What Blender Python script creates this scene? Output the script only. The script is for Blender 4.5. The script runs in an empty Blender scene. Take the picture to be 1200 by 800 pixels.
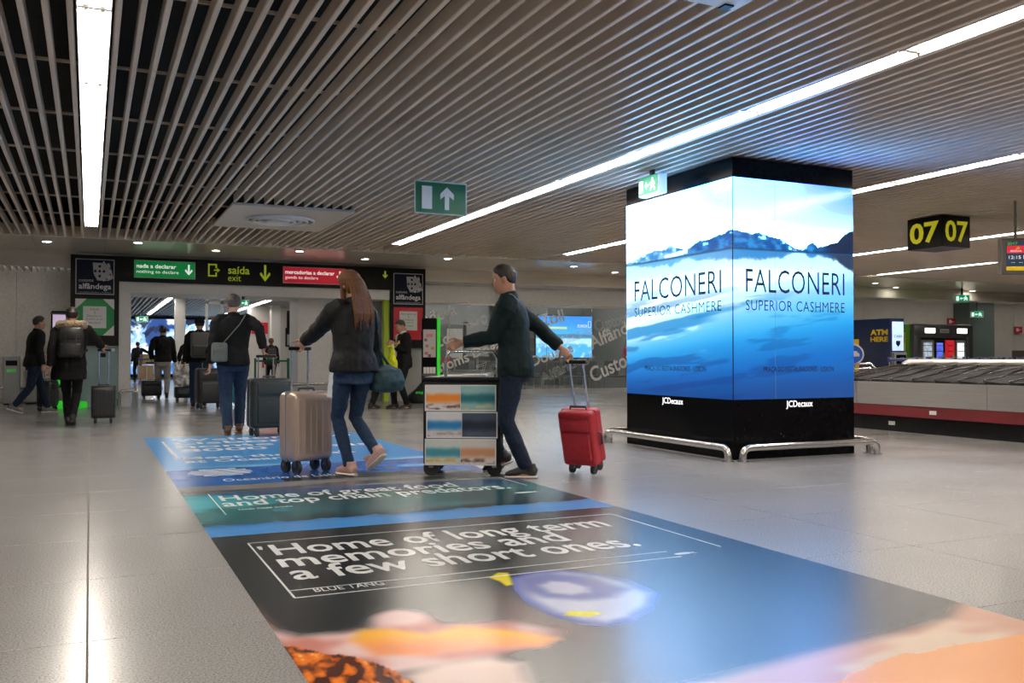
import bpy, bmesh, math, random
import numpy as np
from mathutils import Vector, Matrix, Euler
from mathutils import noise as mnoise

SC = bpy.context.scene
COL = SC.collection
R = math.radians

# ------------------------------------------------------------------ camera
cam_data = bpy.data.cameras.new('camera')
cam = bpy.data.objects.new('camera', cam_data)
COL.objects.link(cam)
cam_data.sensor_width = 36.0
cam_data.lens = 36.0 * 1080.0 / 1200.0
cam_data.clip_end = 300
cam.location = (0, 0, 1.0)
cam.rotation_euler = (R(90 + 1.035), 0, -math.atan(495 / 1080.0))
SC.camera = cam

# ------------------------------------------------------------------ world and exposure
world = bpy.data.worlds.new('world')
SC.world = world
world.use_nodes = True
world.node_tree.nodes['Background'].inputs[0].default_value = (1.0, 0.9, 0.8, 1)
world.node_tree.nodes['Background'].inputs[1].default_value = 0.02
SC.view_settings.view_transform = 'Standard'
SC.view_settings.look = 'None'
SC.view_settings.gamma = 1.0
SC.view_settings.use_curve_mapping = False
SC.view_settings.exposure = 0.15
TUBE = 58.0          # radiance of the fluorescent tubes
TUBE_COL = (1.0, 0.91, 0.81)
AD = 0.95            # radiance of the advert screens

# ------------------------------------------------------------------ materials
MATS = {}
def mat(name, col=(.5, .5, .5), rough=.5, metal=0.0, var=.08, scale=20.0, bump=0.0, emit=0.0, ecol=None,
        spec=.5, coat=0.0, trans=0.0, alpha=1.0, stretch=None, sheen=0.0):
    if name in MATS:
        return MATS[name]
    m = bpy.data.materials.new(name)
    m.use_nodes = True
    nt = m.node_tree
    b = nt.nodes['Principled BSDF']
    b.inputs['Roughness'].default_value = rough
    b.inputs['Metallic'].default_value = metal
    b.inputs['Specular IOR Level'].default_value = spec
    b.inputs['Coat Weight'].default_value = coat
    b.inputs['Transmission Weight'].default_value = trans
    b.inputs['Alpha'].default_value = alpha
    if sheen:
        b.inputs['Sheen Weight'].default_value = sheen
    tc = nt.nodes.new('ShaderNodeTexCoord')
    src = tc.outputs['Object']
    if stretch:
        mp = nt.nodes.new('ShaderNodeMapping')
        mp.inputs['Scale'].default_value = stretch
        nt.links.new(src, mp.inputs[0]); src = mp.outputs[0]
    nz = nt.nodes.new('ShaderNodeTexNoise')
    nz.inputs['Scale'].default_value = scale
    nz.inputs['Detail'].default_value = 3
    nt.links.new(src, nz.inputs['Vector'])
    rp = nt.nodes.new('ShaderNodeValToRGB')
    rp.color_ramp.elements[0].position = .3
    rp.color_ramp.elements[1].position = .7
    rp.color_ramp.elements[0].color = tuple(c * (1 - var) for c in col) + (1,)
    rp.color_ramp.elements[1].color = tuple(min(1, c * (1 + var)) for c in col) + (1,)
    nt.links.new(nz.outputs['Fac'], rp.inputs[0])
    nt.links.new(rp.outputs[0], b.inputs['Base Color'])
    if bump:
        bp = nt.nodes.new('ShaderNodeBump')
        bp.inputs['Strength'].default_value = bump
        bp.inputs['Distance'].default_value = .01
        nt.links.new(nz.outputs['Fac'], bp.inputs['Height'])
        nt.links.new(bp.outputs[0], b.inputs['Normal'])
    if emit:
        b.inputs['Emission Strength'].default_value = emit
        if ecol is None:
            nt.links.new(rp.outputs[0], b.inputs['Emission Color'])
        else:
            b.inputs['Emission Color'].default_value = tuple(ecol) + (1,)
    MATS[name] = m
    return m

def attr_mat(name, emit=0.0, rough=.3, coat=0.0, spec=.5):
    """material whose picture is the colour attribute 'picture' of the mesh"""
    m = bpy.data.materials.new(name); m.use_nodes = True
    nt = m.node_tree; b = nt.nodes['Principled BSDF']
    at = nt.nodes.new('ShaderNodeAttribute'); at.attribute_name = 'picture'
    b.inputs['Roughness'].default_value = rough
    b.inputs['Coat Weight'].default_value = coat
    b.inputs['Specular IOR Level'].default_value = spec
    if emit:
        b.inputs['Base Color'].default_value = (.01, .01, .01, 1)
        nt.links.new(at.outputs['Color'], b.inputs['Emission Color'])
        b.inputs['Emission Strength'].default_value = emit
    else:
        nt.links.new(at.outputs['Color'], b.inputs['Base Color'])
    MATS[name] = m
    return m

# ------------------------------------------------------------------ object helpers
def tag(o, label=None, cat=None, group=None, kind=None):
    if label: o['label'] = label
    if cat: o['category'] = cat
    if group: o['group'] = group
    if kind: o['kind'] = kind
    return o

def empty(name, loc=(0, 0, 0), rz=0.0, label=None, cat=None, group=None, kind=None, rot=None, scale=None):
    o = bpy.data.objects.new(name, None)
    o.empty_display_size = .1
    COL.objects.link(o)
    o.location = loc
    o.rotation_euler = rot if rot is not None else (0, 0, rz)
    if scale: o.scale = (scale,) * 3
    return tag(o, label, cat, group, kind)

def link_mesh(name, me, m=None, parent=None, loc=None, rot=None):
    o = bpy.data.objects.new(name, me)
    COL.objects.link(o)
    if m is not None:
        if isinstance(m, str): m = MATS[m]
        if len(me.materials) == 0: me.materials.append(m)
    if parent is not None: o.parent = parent
    if loc is not None: o.location = loc
    if rot is not None: o.rotation_euler = rot
    return o

def copy_tree(o, parent=None):
    c = o.copy(); COL.objects.link(c); c.parent = parent
    for ch in o.children: copy_tree(ch, c)
    return c

class MB:
    """collects shapes; build() links them as one mesh object"""
    def __init__(s): s.v = []; s.f = []
    def add(s, vs, fs):
        n = len(s.v); s.v += [tuple(p) for p in vs]; s.f += [tuple(i + n for i in f) for f in fs]; return s
    def box(s, x0, x1, y0, y1, z0, z1):
        return s.add([(x0, y0, z0), (x1, y0, z0), (x1, y1, z0), (x0, y1, z0), (x0, y0, z1), (x1, y0, z1), (x1, y1, z1), (x0, y1, z1)],
                     [(3, 2, 1, 0), (4, 5, 6, 7), (0, 1, 5, 4), (1, 2, 6, 5), (2, 3, 7, 6), (3, 0, 4, 7)])
    def rbox(s, x0, x1, y0, y1, z0, z1, r=.02, seg=2):
        bm = bmesh.new()
        bmesh.ops.create_cube(bm, size=1)
        for v in bm.verts:
            v.co = Vector(((x0 + x1) / 2 + v.co.x * (x1 - x0), (y0 + y1) / 2 + v.co.y * (y1 - y0), (z0 + z1) / 2 + v.co.z * (z1 - z0)))
        bmesh.ops.bevel(bm, geom=list(bm.edges), offset=r, segments=seg, profile=.5, affect='EDGES', clamp_overlap=True)
        bm.verts.index_update()
        s.add([v.co[:] for v in bm.verts], [[v.index for v in f.verts] for f in bm.faces]); bm.free(); return s
    def quad(s, a, b, c, d): return s.add([a, b, c, d], [(0, 1, 2, 3)])
    def prism(s, poly, axis, a, b):
        """polygon (2D) extruded along axis ('x','y','z') from a to b"""
        n = len(poly)
        def p3(q, t):
            return {'x': (t, q[0], q[1]), 'y': (q[0], t, q[1]), 'z': (q[0], q[1], t)}[axis]
        vs = [p3(q, a) for q in poly] + [p3(q, b) for q in poly]
        fs = [tuple(range(n))[::-1], tuple(range(n, 2 * n))] + [(i, (i + 1) % n, n + (i + 1) % n, n + i) for i in range(n)]
        return s.add(vs, fs)
    def loft(s, pts, rad, n=10, up=(0, 0, 1), cap=True):
        """tube through pts; rad: list of r or (ra, rb): ra along side axis, rb along the other"""
        pts = [Vector(p) for p in pts]; up = Vector(up); base = len(s.v); N = len(pts)
        side = None
        for i, p in enumerate(pts):
            t = (pts[min(i + 1, N - 1)] - pts[max(i - 1, 0)])
            if t.length < 1e-9: t = Vector((0, 0, 1))
            t.normalize()
            if side is None:
                side = t.cross(up)
                if side.length < 1e-3: side = t.cross(Vector((0, 1, 0)))
            else:
                side = side - t * side.dot(t)
            side.normalize()
            oth = side.cross(t).normalized()
            r = rad[i] if isinstance(rad, (list, tuple)) else rad
            ra, rb = r if isinstance(r, (list, tuple)) else (r, r)
            for k in range(n):
                a = 2 * math.pi * k / n
                s.v.append(tuple(p + side * (ra * math.cos(a)) + oth * (rb * math.sin(a))))
        for i in range(N - 1):
            for k in range(n):
                a = base + i * n + k; b = base + i * n + (k + 1) % n
                s.f.append((a, b, b + n, a + n))
        if cap:
            s.f.append(tuple(base + k for k in range(n))[::-1])
            s.f.append(tuple(base + (N - 1) * n + k for k in range(n)))
        return s
    def cyl(s, a, b, r, n=12): return s.loft([a, b], [r, r], n)
    def rings(s, secs, n=20, power=2.0):
        """stack of superellipse rings: (z, halfwidth x, halfdepth y, cx, cy)"""
        base = len(s.v)
        for (z, a, b, cx, cy) in secs:
            for k in range(n):
                t = 2 * math.pi * k / n; c, q = math.cos(t), math.sin(t)
                s.v.append((cx + a * math.copysign(abs(c) ** (2 / power), c), cy + b * math.copysign(abs(q) ** (2 / power), q), z))
        for i in range(len(secs) - 1):
            for k in range(n):
                a = base + i * n + k; b = base + i * n + (k + 1) % n
                s.f.append((a, b, b + n, a + n))
        s.f.append(tuple(base + k for k in range(n))[::-1])
        s.f.append(tuple(base + (len(secs) - 1) * n + k for k in range(n)))
        return s
    def ball(s, c, rx, ry=None, rz=None, n=12, m=8):
        ry = ry or rx; rz = rz or rx
        base = len(s.v)
        s.v.append((c[0], c[1], c[2] - rz))
        for i in range(1, m):
            a = -math.pi / 2 + math.pi * i / m
            for k in range(n):
                t = 2 * math.pi * k / n
                s.v.append((c[0] + rx * math.cos(a) * math.cos(t), c[1] + ry * math.cos(a) * math.sin(t), c[2] + rz * math.sin(a)))
        s.v.append((c[0], c[1], c[2] + rz)); top = len(s.v) - 1
        for k in range(n): s.f.append((base, base + 1 + (k + 1) % n, base + 1 + k))
        for i in range(m - 2):
            for k in range(n):
                a = base + 1 + i * n + k; b = base + 1 + i * n + (k + 1) % n
                s.f.append((a, b, b + n, a + n))
        for k in range(n): s.f.append((top - n + k, top - n + (k + 1) % n, top))
        return s
    def torus(s, c, R0, r, axis='z', n=20, m=6, a0=0, a1=2 * math.pi):
        full = abs(a1 - a0 - 2 * math.pi) < 1e-6
        k = n if full else n + 1
        pts = []
        for i in range(k):
            t = a0 + (a1 - a0) * i / n; u, w = R0 * math.cos(t), R0 * math.sin(t)
            pts.append({'z': (c[0] + u, c[1] + w, c[2]), 'y': (c[0] + u, c[1], c[2] + w), 'x': (c[0], c[1] + u, c[2] + w)}[axis])
        if full: pts.append(pts[0])
        return s.loft(pts, r, m, up={'z': (0, 0, 1), 'y': (0, 1, 0), 'x': (1, 0, 0)}[axis])
    def mesh(s, name, smooth=False):
        me = bpy.data.meshes.new(name); me.from_pydata(s.v, [], s.f); me.update()
        if smooth:
            me.polygons.foreach_set('use_smooth', [True] * len(me.polygons))
            try: me.set_sharp_from_angle(angle=R(40))
            except Exception: pass
        return me
    def build(s, name, m, parent=None, smooth=False, loc=None, rot=None):
        return link_mesh(name, s.mesh(name, smooth), m, parent, loc, rot)

_dg = None
def text_data(body, bold=0.0, outline=0.0, spacing=1.0, extr=0.0, line=1.0, align='LEFT'):
    cu = bpy.data.curves.new('t', 'FONT'); cu.body = body; cu.size = 1.0
    cu.space_character = spacing; cu.space_line = line; cu.offset = bold; cu.extrude = extr; cu.resolution_u = 3; cu.align_x = align
    if outline:
        cu.fill_mode = 'NONE'; cu.bevel_depth = outline; cu.bevel_resolution = 0
    o = bpy.data.objects.new('t', cu); COL.objects.link(o)
    dg = bpy.context.evaluated_depsgraph_get()
    me = bpy.data.meshes.new_from_object(o.evaluated_get(dg))
    bpy.data.objects.remove(o); bpy.data.curves.remove(cu)
    return me

def lettering(body, m, parent, origin, ux, uy, w, h=None, bold=0.0, outline=0.0, spacing=1.0, name='lettering', line=1.0, lift=None, align='LEFT'):
    """text whose bounding box starts at origin and spans w along ux and h along uy"""
    me = text_data(body, bold, outline, spacing, 0.0, line, align)
    n = len(me.vertices); co = np.empty(n * 3); me.vertices.foreach_get('co', co); co = co.reshape(-1, 3)
    mn, mx = co.min(0), co.max(0)
    sx = w / (mx[0] - mn[0]); sy = sx if h is None else h / (mx[1] - mn[1])
    ux = np.array(ux, float); uy = np.array(uy, float); nn = np.cross(ux, uy)
    out = np.array(origin, float) + np.outer((co[:, 0] - mn[0]) * sx, ux) + np.outer((co[:, 1] - mn[1]) * sy, uy) + np.outer((co[:, 2] - mn[2]) * sx, nn)
    me.vertices.foreach_set('co', out.astype(np.float32).ravel()); me.update()
    me.materials.clear()
    return link_mesh(name, me, m, parent)

def poly_plate(pts2, origin, ux, uy, t=.002):
    """flat shape (2D outline) on a plane as a thin plate; returns MB"""
    ux = Vector(ux); uy = Vector(uy); nn = ux.cross(uy); o = Vector(origin)
    mb = MB(); n = len(pts2)
    vs = [o + ux * p[0] + uy * p[1] for p in pts2] + [o + ux * p[0] + uy * p[1] + nn * t for p in pts2]
    mb.add(vs, [tuple(range(n))[::-1], tuple(range(n, 2 * n))] + [(i, (i + 1) % n, n + (i + 1) % n, n + i) for i in range(n)])
    return mb

def rect2(x, y, w, h): return [(x, y), (x + w, y), (x + w, y + h), (x, y + h)]
def circ2(x, y, r, n=24, ry=None): return [(x + r * math.cos(2 * math.pi * i / n), y + (ry or r) * math.sin(2 * math.pi * i / n)) for i in range(n)]
def frame_plate(x, y, w, h, t, origin, ux, uy, th=.003):
    mb = MB()
    for r in (rect2(x, y, w, t), rect2(x, y + h - t, w, t), rect2(x, y + t, t, h - 2 * t), rect2(x + w - t, y + t, t, h - 2 * t)):
        q = poly_plate(r, origin, ux, uy, th); mb.add(q.v, q.f)
    return mb
def arrow2(cx, cy, h, w, t, down=True):
    """simple arrow outline, centre cx,cy"""
    p = [(-t / 2, h / 2), (t / 2, h / 2), (t / 2, -h / 2 + h * .28), (w / 2 - t * .55, h * .06), (w / 2, h * -.02), (w / 2, -h * .10), (0, -h / 2), (-w / 2, -h * .10), (-w / 2, h * -.02), (-w / 2 + t * .55, h * .06), (-t / 2, -h / 2 + h * .28)]
    if not down: p = [(x, -y) for x, y in p][::-1]
    return [(cx + x, cy + y) for x, y in p]

def picture(name, fn, nu, nv, origin, ux, uy, w, h, m, parent, gamma=True, hdr=0.0):
    """flat print: grid of nu x nv cells whose colours come from fn(u, v) -> rgb (sRGB, 0..1)"""
    u = np.linspace(0, 1, nu + 1); v = np.linspace(0, 1, nv + 1); U, V = np.meshgrid(u, v)
    rgb = fn(U, V).reshape(-1, 3).clip(0, 1)
    lin = np.where(rgb <= .04045, rgb / 12.92, ((rgb + .055) / 1.055) ** 2.4) if gamma else rgb
    if hdr: lin = lin * (1 + hdr * (.3 + .7 * sst(.62, .74, V.reshape(-1, 1))) * sst(.74, 1.0, np.stack([lin[:, 0], lin[:, 1], .5 * (lin[:, 1] + lin[:, 2])], 1)) * np.array([.8, .62, 1.1]))      # the panel's whites are brighter than the photo can hold
    o = np.array(origin, float); ux = np.array(ux, float); uy = np.array(uy, float)
    co = o + U.reshape(-1, 1) * w * ux + V.reshape(-1, 1) * h * uy
    i = np.arange(nv)[:, None] * (nu + 1) + np.arange(nu)[None, :]
    fc = np.stack([i, i + 1, i + nu + 2, i + nu + 1], -1).reshape(-1, 4)
    me = bpy.data.meshes.new(name)
    me.vertices.add(len(co)); me.vertices.foreach_set('co', co.astype(np.float32).ravel())
    me.loops.add(fc.size); me.loops.foreach_set('vertex_index', fc.ravel().astype(np.int32))
    me.polygons.add(len(fc)); me.polygons.foreach_set('loop_start', np.arange(0, fc.size, 4, dtype=np.int32))
    me.update(calc_edges=True)
    ca = me.color_attributes.new('picture', 'FLOAT_COLOR', 'POINT')
    ca.data.foreach_set('color', np.concatenate([lin, np.ones((len(lin), 1))], 1).astype(np.float32).ravel())
    return link_mesh(name, me, m, parent)

# numpy value noise for the pictures
_rng = np.random.RandomState(7)
_lat = _rng.rand(64, 64)
def vnoise(x, y):
    xi = np.floor(x).astype(int); yi = np.floor(y).astype(int); fx = x - xi; fy = y - yi
    fx = fx * fx * (3 - 2 * fx); fy = fy * fy * (3 - 2 * fy)
    g = lambda a, b: _lat[a % 64, b % 64]
    return (g(xi, yi) * (1 - fx) + g(xi + 1, yi) * fx) * (1 - fy) + (g(xi, yi + 1) * (1 - fx) + g(xi + 1, yi + 1) * fx) * fy
def fbm(x, y, o=4):
    s = 0; a = .5
    for k in range(o): s = s + a * vnoise(x * 2 ** k + 13 * k, y * 2 ** k + 7 * k); a *= .5
    return s
def sst(a, b, x):
    t = np.clip((x - a) / (b - a), 0, 1); return t * t * (3 - 2 * t)
def mixc(c0, c1, t):
    return np.asarray(c0) * (1 - t[..., None]) + np.asarray(c1) * t[..., None]
def rgb(*c): return np.array(c, float) / 255.0
def lin(*c):
    return tuple(((x / 255.0 + .055) / 1.055) ** 2.4 if x > 10 else x / 255.0 / 12.92 for x in c)

# ------------------------------------------------------------------ shared materials
mat('black_paint', (.008, .008, .009), .4, var=.2, spec=.2)
mat('black_gloss', (.003, .003, .0035), .22, var=.2, spec=.08)
mat('dark_grey', (.05, .05, .055), .45)
mat('mid_grey', (.22, .22, .225), .5)
mat('panel_grey', (.44, .44, .44), .35, metal=.2, var=.05, scale=3)
mat('teal_panel', (.24, .33, .34), .3, metal=.2, var=.06, scale=3)
mat('white_paint', (.75, .73, .70), .45, var=.03)
mat('white_gloss', (.85, .85, .85), .2, var=.02)
mat('steel', (.62, .61, .60), .22, metal=1.0, var=.06, scale=60, stretch=(1, 1, 12))
mat('brushed', (.70, .68, .67), .34, metal=.9, var=.08, scale=8, stretch=(1, .3, 14))
mat('lime', (.42, .60, .01), .5, var=.05)
mat('sign_green', (.0, .30, .06), .4, var=.03)
mat('sign_red', (.62, .012, .03), .4, var=.03)
mat('sign_navy', (.004, .007, .028), .45, var=.1, spec=.2)
mat('white_print', (.80, .80, .78), .5, var=.02)
mat('grey_print', (.50, .50, .50), .5, var=.03)
mat('black_print', (.01, .012, .016), .5, var=.1)
mat('plenum', (.010, .009, .008), .9, var=.3)
mat('slat_paint', (.78, .65, .53), .30, var=.05, scale=4, spec=.6)
mat('soffit_panel', (.80, .71, .60), .20, metal=.08, var=.04, scale=2)
mat('bulkhead_paint', (.78, .70, .58), .45, var=.04, scale=2)
mat('stucco_metal', (.66, .64, .61), .42, metal=.1, var=.10, scale=26, bump=.35)
mat('tube', (1, 1, 1), emit=TUBE, ecol=TUBE_COL)
mat('inner_tube', (1, 1, 1), emit=34.0, ecol=(1.0, .95, .88))
mat('downlight_lens', (1, 1, 1), emit=60.0, ecol=(1, .97, .92))
mat('reflector', (.85, .83, .80), .3, var=.02)
mat('glass', (.75, .88, .85), .03, trans=1.0, var=.02)
mat('glass_pane', (.70, .82, .78), .02, alpha=.07, var=.02, spec=.6)
mat('rubber', (.015, .015, .015), .7)

# terrazzo: grey with fine dark and light chips
def terrazzo(name, grid=False):
    m = bpy.data.materials.new(name); m.use_nodes = True; nt = m.node_tree; b = nt.nodes['Principled BSDF']
    tc = nt.nodes.new('ShaderNodeTexCoord')
    geo = nt.nodes.new('ShaderNodeNewGeometry')
    src = geo.outputs['Position']
    n1 = nt.nodes.new('ShaderNodeTexNoise'); n1.inputs['Scale'].default_value = 130; n1.inputs['Detail'].default_value = 2
    n2 = nt.nodes.new('ShaderNodeTexNoise'); n2.inputs['Scale'].default_value = 1.1; n2.inputs['Detail'].default_value = 3
    nt.links.new(src, n1.inputs['Vector']); nt.links.new(src, n2.inputs['Vector'])
    r1 = nt.nodes.new('ShaderNodeValToRGB'); e = r1.color_ramp.elements
    e[0].position = .30; e[0].color = (.18, .176, .172, 1); e[1].position = .72; e[1].color = (.43, .423, .416, 1)
    mid = r1.color_ramp.elements.new(.46); mid.color = (.315, .309, .303, 1)
    nt.links.new(n1.outputs['Fac'], r1.inputs[0])
    mx = nt.nodes.new('ShaderNodeMix'); mx.data_type = 'RGBA'; mx.blend_type = 'MULTIPLY'; mx.inputs['Factor'].default_value = .35
    r2 = nt.nodes.new('ShaderNodeValToRGB'); r2.color_ramp.elements[0].color = (.72, .70, .68, 1); r2.color_ramp.elements[1].color = (1, 1, 1, 1)
    nt.links.new(n2.outputs['Fac'], r2.inputs[0])
    nt.links.new(r1.outputs[0], mx.inputs['A']); nt.links.new(r2.outputs[0], mx.inputs['B'])
    out = mx.outputs['Result']
    if grid:   # joints of the tiles too far away to be told apart
        sp = nt.nodes.new('ShaderNodeSeparateXYZ'); nt.links.new(src, sp.inputs[0])
        fac = None
        for ax, off in (('X', 0.0), ('Y', -.6)):
            a = nt.nodes.new('ShaderNodeMath'); a.operation = 'ADD'; a.inputs[1].default_value = off + 100.002; nt.links.new(sp.outputs[ax], a.inputs[0])
            fr = nt.nodes.new('ShaderNodeMath'); fr.operation = 'FRACT'; nt.links.new(a.outputs[0], fr.inputs[0])
            lt = nt.nodes.new('ShaderNodeMath'); lt.operation = 'LESS_THAN'; lt.inputs[1].default_value = .005; nt.links.new(fr.outputs[0], lt.inputs[0])
            if fac is None: fac = lt
            else:
                mxm = nt.nodes.new('ShaderNodeMath'); mxm.operation = 'MAXIMUM'
                nt.links.new(fac.outputs[0], mxm.inputs[0]); nt.links.new(lt.outputs[0], mxm.inputs[1]); fac = mxm
        g = nt.nodes.new('ShaderNodeMix'); g.data_type = 'RGBA'; g.inputs['B'].default_value = (.12, .11, .10, 1)
        nt.links.new(fac.outputs[0], g.inputs['Factor']); nt.links.new(out, g.inputs['A']); out = g.outputs['Result']
    nt.links.new(out, b.inputs['Base Color'])
    rr = nt.nodes.new('ShaderNodeMapRange'); rr.inputs['To Min'].default_value = .19; rr.inputs['To Max'].default_value = .27
    nt.links.new(n2.outputs['Fac'], rr.inputs['Value']); nt.links.new(rr.outputs[0], b.inputs['Roughness'])
    b.inputs['Specular IOR Level'].default_value = 1.0
    MATS[name] = m
terrazzo('terrazzo'); terrazzo('terrazzo_far', True)
mat('joint', (.11, .10, .095), .7)

# ------------------------------------------------------------------ floor
XW0, XW1, YW0, YW1 = -9.0, 36.0, -8.0, 50.0
floor = tag(MB().box(XW0, XW1, YW0, YW1, -.25, -.004).build('floor', 'joint'), kind='structure')
tm = MB(); g = .0030
tm.add([(g, g, -.004), (1 - g, g, -.004), (1 - g, 1 - g, -.004), (g, 1 - g, -.004),
        (g, g, -.0012), (1 - g, g, -.0012), (1 - g, 1 - g, -.0012), (g, 1 - g, -.0012),
        (g + .0012, g + .0012, 0), (1 - g - .0012, g + .0012, 0), (1 - g - .0012, 1 - g - .0012, 0), (g + .0012, 1 - g - .0012, 0)],
       [(0, 1, 5, 4), (1, 2, 6, 5), (2, 3, 7, 6), (3, 0, 4, 7), (4, 5, 9, 8), (5, 6, 10, 9), (6, 7, 11, 10), (7, 4, 8, 11), (8, 9, 10, 11)])
tile_me = tm.mesh('tile'); tile_me.materials.append(MATS['terrazzo'])
for i in range(-3, 13):
    for j in range(18):
        t_ = bpy.data.objects.new('tile', tile_me); COL.objects.link(t_); t_.parent = floor; t_.location = (i, 1.6 + j, 0)
ff = MB()
ff.box(XW0, XW1, YW0, 1.6, -.004, 0); ff.box(XW0, XW1, 19.6, YW1, -.004, 0); ff.box(XW0, -3, 1.6, 19.6, -.004, 0); ff.box(13, XW1, 1.6, 19.6, -.004, 0)
tag(ff.build('tile_field', 'terrazzo_far', floor), kind='stuff')

# ------------------------------------------------------------------ ceiling of slats
PITCH, ZC = .1285, 3.0
SLAT_END = 16.75
ceiling = tag(MB().box(XW0, XW1, YW0, YW1, 3.62, 3.8).build('ceiling', 'plenum'), kind='structure')
def slat_mesh(L, w=.035, h=.10):
    # folded metal channel: rounded lower edges
    pr = [(-w / 2, h), (-w / 2, .006), (-w / 2 + .006, 0), (w / 2 - .006, 0), (w / 2, .006), (w / 2, h)]
    me = MB().prism(pr, 'y', 0, L).mesh('slat'); me.materials.append(MATS['slat_paint']); return me
sl_full = slat_mesh(SLAT_END + 8); sl_a = slat_mesh(12.2 + 8); sl_b = slat_mesh(SLAT_END - 14.3)
LIGHT_K = (-1, 37, 64, 104, 133, 178)
def put_slat(me, x, y, z=ZC):
    o = bpy.data.objects.new('slat', me); COL.objects.link(o); o.parent = ceiling; o.location = (x, y, z)
for k in range(-25, 190):
    if k in LIGHT_K: continue
    x = .138 + PITCH * k
    if 1.60 < x < 3.28:
        put_slat(sl_a, x, -8); put_slat(sl_b, x, 14.3)
    else: put_slat(sl_full, x, -8)
for y in (-2.2, -.6, 1.0, 2.6, 4.15, 5.7, 7.25, 8.8, 10.35, 11.9, 13.3, 14.9, 16.4):
    MB().box(-4, 25, y - .006, y + .006, ZC + .10, ZC + .122).build('carrier_rail', 'slat_paint', ceiling)
# slats of the hall beyond the gate
mat('inner_slat_paint', (.42, .42, .42), .4, var=.04)
in_me = MB().prism([(-.03, .09), (-.03, .006), (-.024, 0), (.024, 0), (.03, .006), (.03, .09)], 'y', 0, 24.2).mesh('slat'); in_me.materials.append(MATS['inner_slat_paint'])
for k in range(46):
    x = .5 + .16 * k
    if abs(x - 2.42) < .07 or abs(x - 5.62) < .07: continue
    put_slat(in_me, x, 21.9)
MB().box(.3, 8.2, 21.9, 46, 3.3, 3.34).build('plenum_board', 'plenum', ceiling)

# soffit of glossy panels between the slats and the gate
sof = tag(MB().box(XW0, XW1, SLAT_END, 20.72, 3.17, 3.3).build('trim_1', 'dark_grey'), kind='structure')
MB().box(-9, 27, SLAT_END, SLAT_END + .03, 2.985, 3.17).build('edge_trim', 'bulkhead_paint', sof)
pm = MB().box(.003, 1.197, 0, 3.94, 0, .02).mesh('soffit_panel'); pm.materials.append(MATS['soffit_panel'])
for i in range(-4, 23):
    o = bpy.data.objects.new('soffit_panel', pm); COL.objects.link(o); o.parent = sof; o.location = (i * 1.2 + .25, SLAT_END + .03, 3.15)
tag(MB().box(XW0, XW1, 20.72, 20.86, 2.84, 3.3).build('trim_2', 'bulkhead_paint'), kind='structure')
tag(MB().box(XW0, XW1, 20.70, 20.72, 3.10, 3.15).build('trim_3', 'soffit_panel'), kind='structure')

# ------------------------------------------------------------------ walls
def wall(name, m, *b): return tag(MB().box(*b).build(name, m), kind='structure')
mat('wall_paint', (.42, .40, .38), .6, var=.05, scale=2)
mat('far_wall', (.64, .62, .59), .55, var=.06, scale=1.5)
wall('wall_left', 'wall_paint', XW0 - .2, XW0, YW0, YW1, 0, 3.6)
wall('wall_right', 'wall_paint', XW1, XW1 + .2, YW0, YW1, 0, 3.6)
wall('wall_rear', 'wall_paint', XW0, XW1, YW0 - .2, YW0, 0, 3.6)
wall('wall_far', 'wall_paint', XW0, XW1, YW1, YW1 + .2, 0, 3.6)
# stucco metal wall left of the gate, in upright panels
wbl = tag(MB().box(XW0, -.3, 23.44, 23.6, 0, 3.4).build('wall_back_left', 'mid_grey'), kind='structure')
for i in range(7):
    MB().box(-8.7 + 1.2 * i + .004, -8.7 + 1.2 * (i + 1) - .004, 23.40, 23.44, .02, 3.4).build('wall_panel', 'stucco_metal', wbl)
wbr = tag(MB().box(16.2, XW1, 23.44, 23.6, 0, 3.4).build('wall_back_right', 'mid_grey'), kind='structure')
for i in range(13):
    MB().box(16.3 + 1.5 * i + .004, 16.3 + 1.5 * (i + 1) - .004, 23.40, 23.44, .02, 3.4).build('wall_panel', 'far_wall', wbr)
mat('column_green', (.13, .18, .175), .4, var=.06)
tag(MB().rbox(28.1, 29.35, 22.7, 23.4, 0, 3.2, .03).build('trim_4', 'column_green'), kind='structure')
# cove behind the bulkhead
mat('cove_white', (.62, .60, .57), .5, var=.02)
cove = tag(MB().box(XW0, -.36, 20.86, 23.6, 3.40, 3.5).build('trim_5', 'cove_white'), kind='structure')
cs = MB().prism([(-.02, .08), (-.02, 0), (.02, 0), (.02, .08)], 'y', 0, 2.2).mesh('slat'); cs.materials.append(MATS['cove_white'])
for i in range(40):
    o = bpy.data.objects.new('slat', cs); COL.objects.link(o); o.parent = cove; o.location = (-.5 - .14 * i, 21.1, 2.95)
cove2 = tag(MB().box(7.2, XW1, 20.86, 23.6, 3.40, 3.5).build('trim_6', 'cove_white'), kind='structure')
cb = MB()
for i in range(190): cb.prism([(7.3 + .15 * i - .02, 3.03), (7.3 + .15 * i - .02, 2.95), (7.3 + .15 * i + .02, 2.95), (7.3 + .15 * i + .02, 3.03)], 'y', 21.1, 23.3)
tag(cb.build('slat', 'cove_white', cove2), kind='stuff')
# walls of the hall beyond the gate
wall('wall_hall_left', 'far_wall', .05, .3, 22.4, YW1, 0, 3.6)
wall('wall_hall_right', 'far_wall', 7.2, 7.4, 21.3, 29.2, 0, 3.6)
wall('wall_hall_end', 'far_wall', 5.6, 12.5, 37.0, 37.2, 0, 3.3)
wall('wall_hall_side', 'far_wall', 12.5, 12.7, 29.2, 37.2, 0, 3.3)
wall('wall_hall_back', 'far_wall', .3, 9, 47.2, 47.4, 0, 3.6)
wall('ceiling_hall_side', 'far_wall', 8.2, 12.5, 29.4, 37, 3.05, 3.2)
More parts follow.
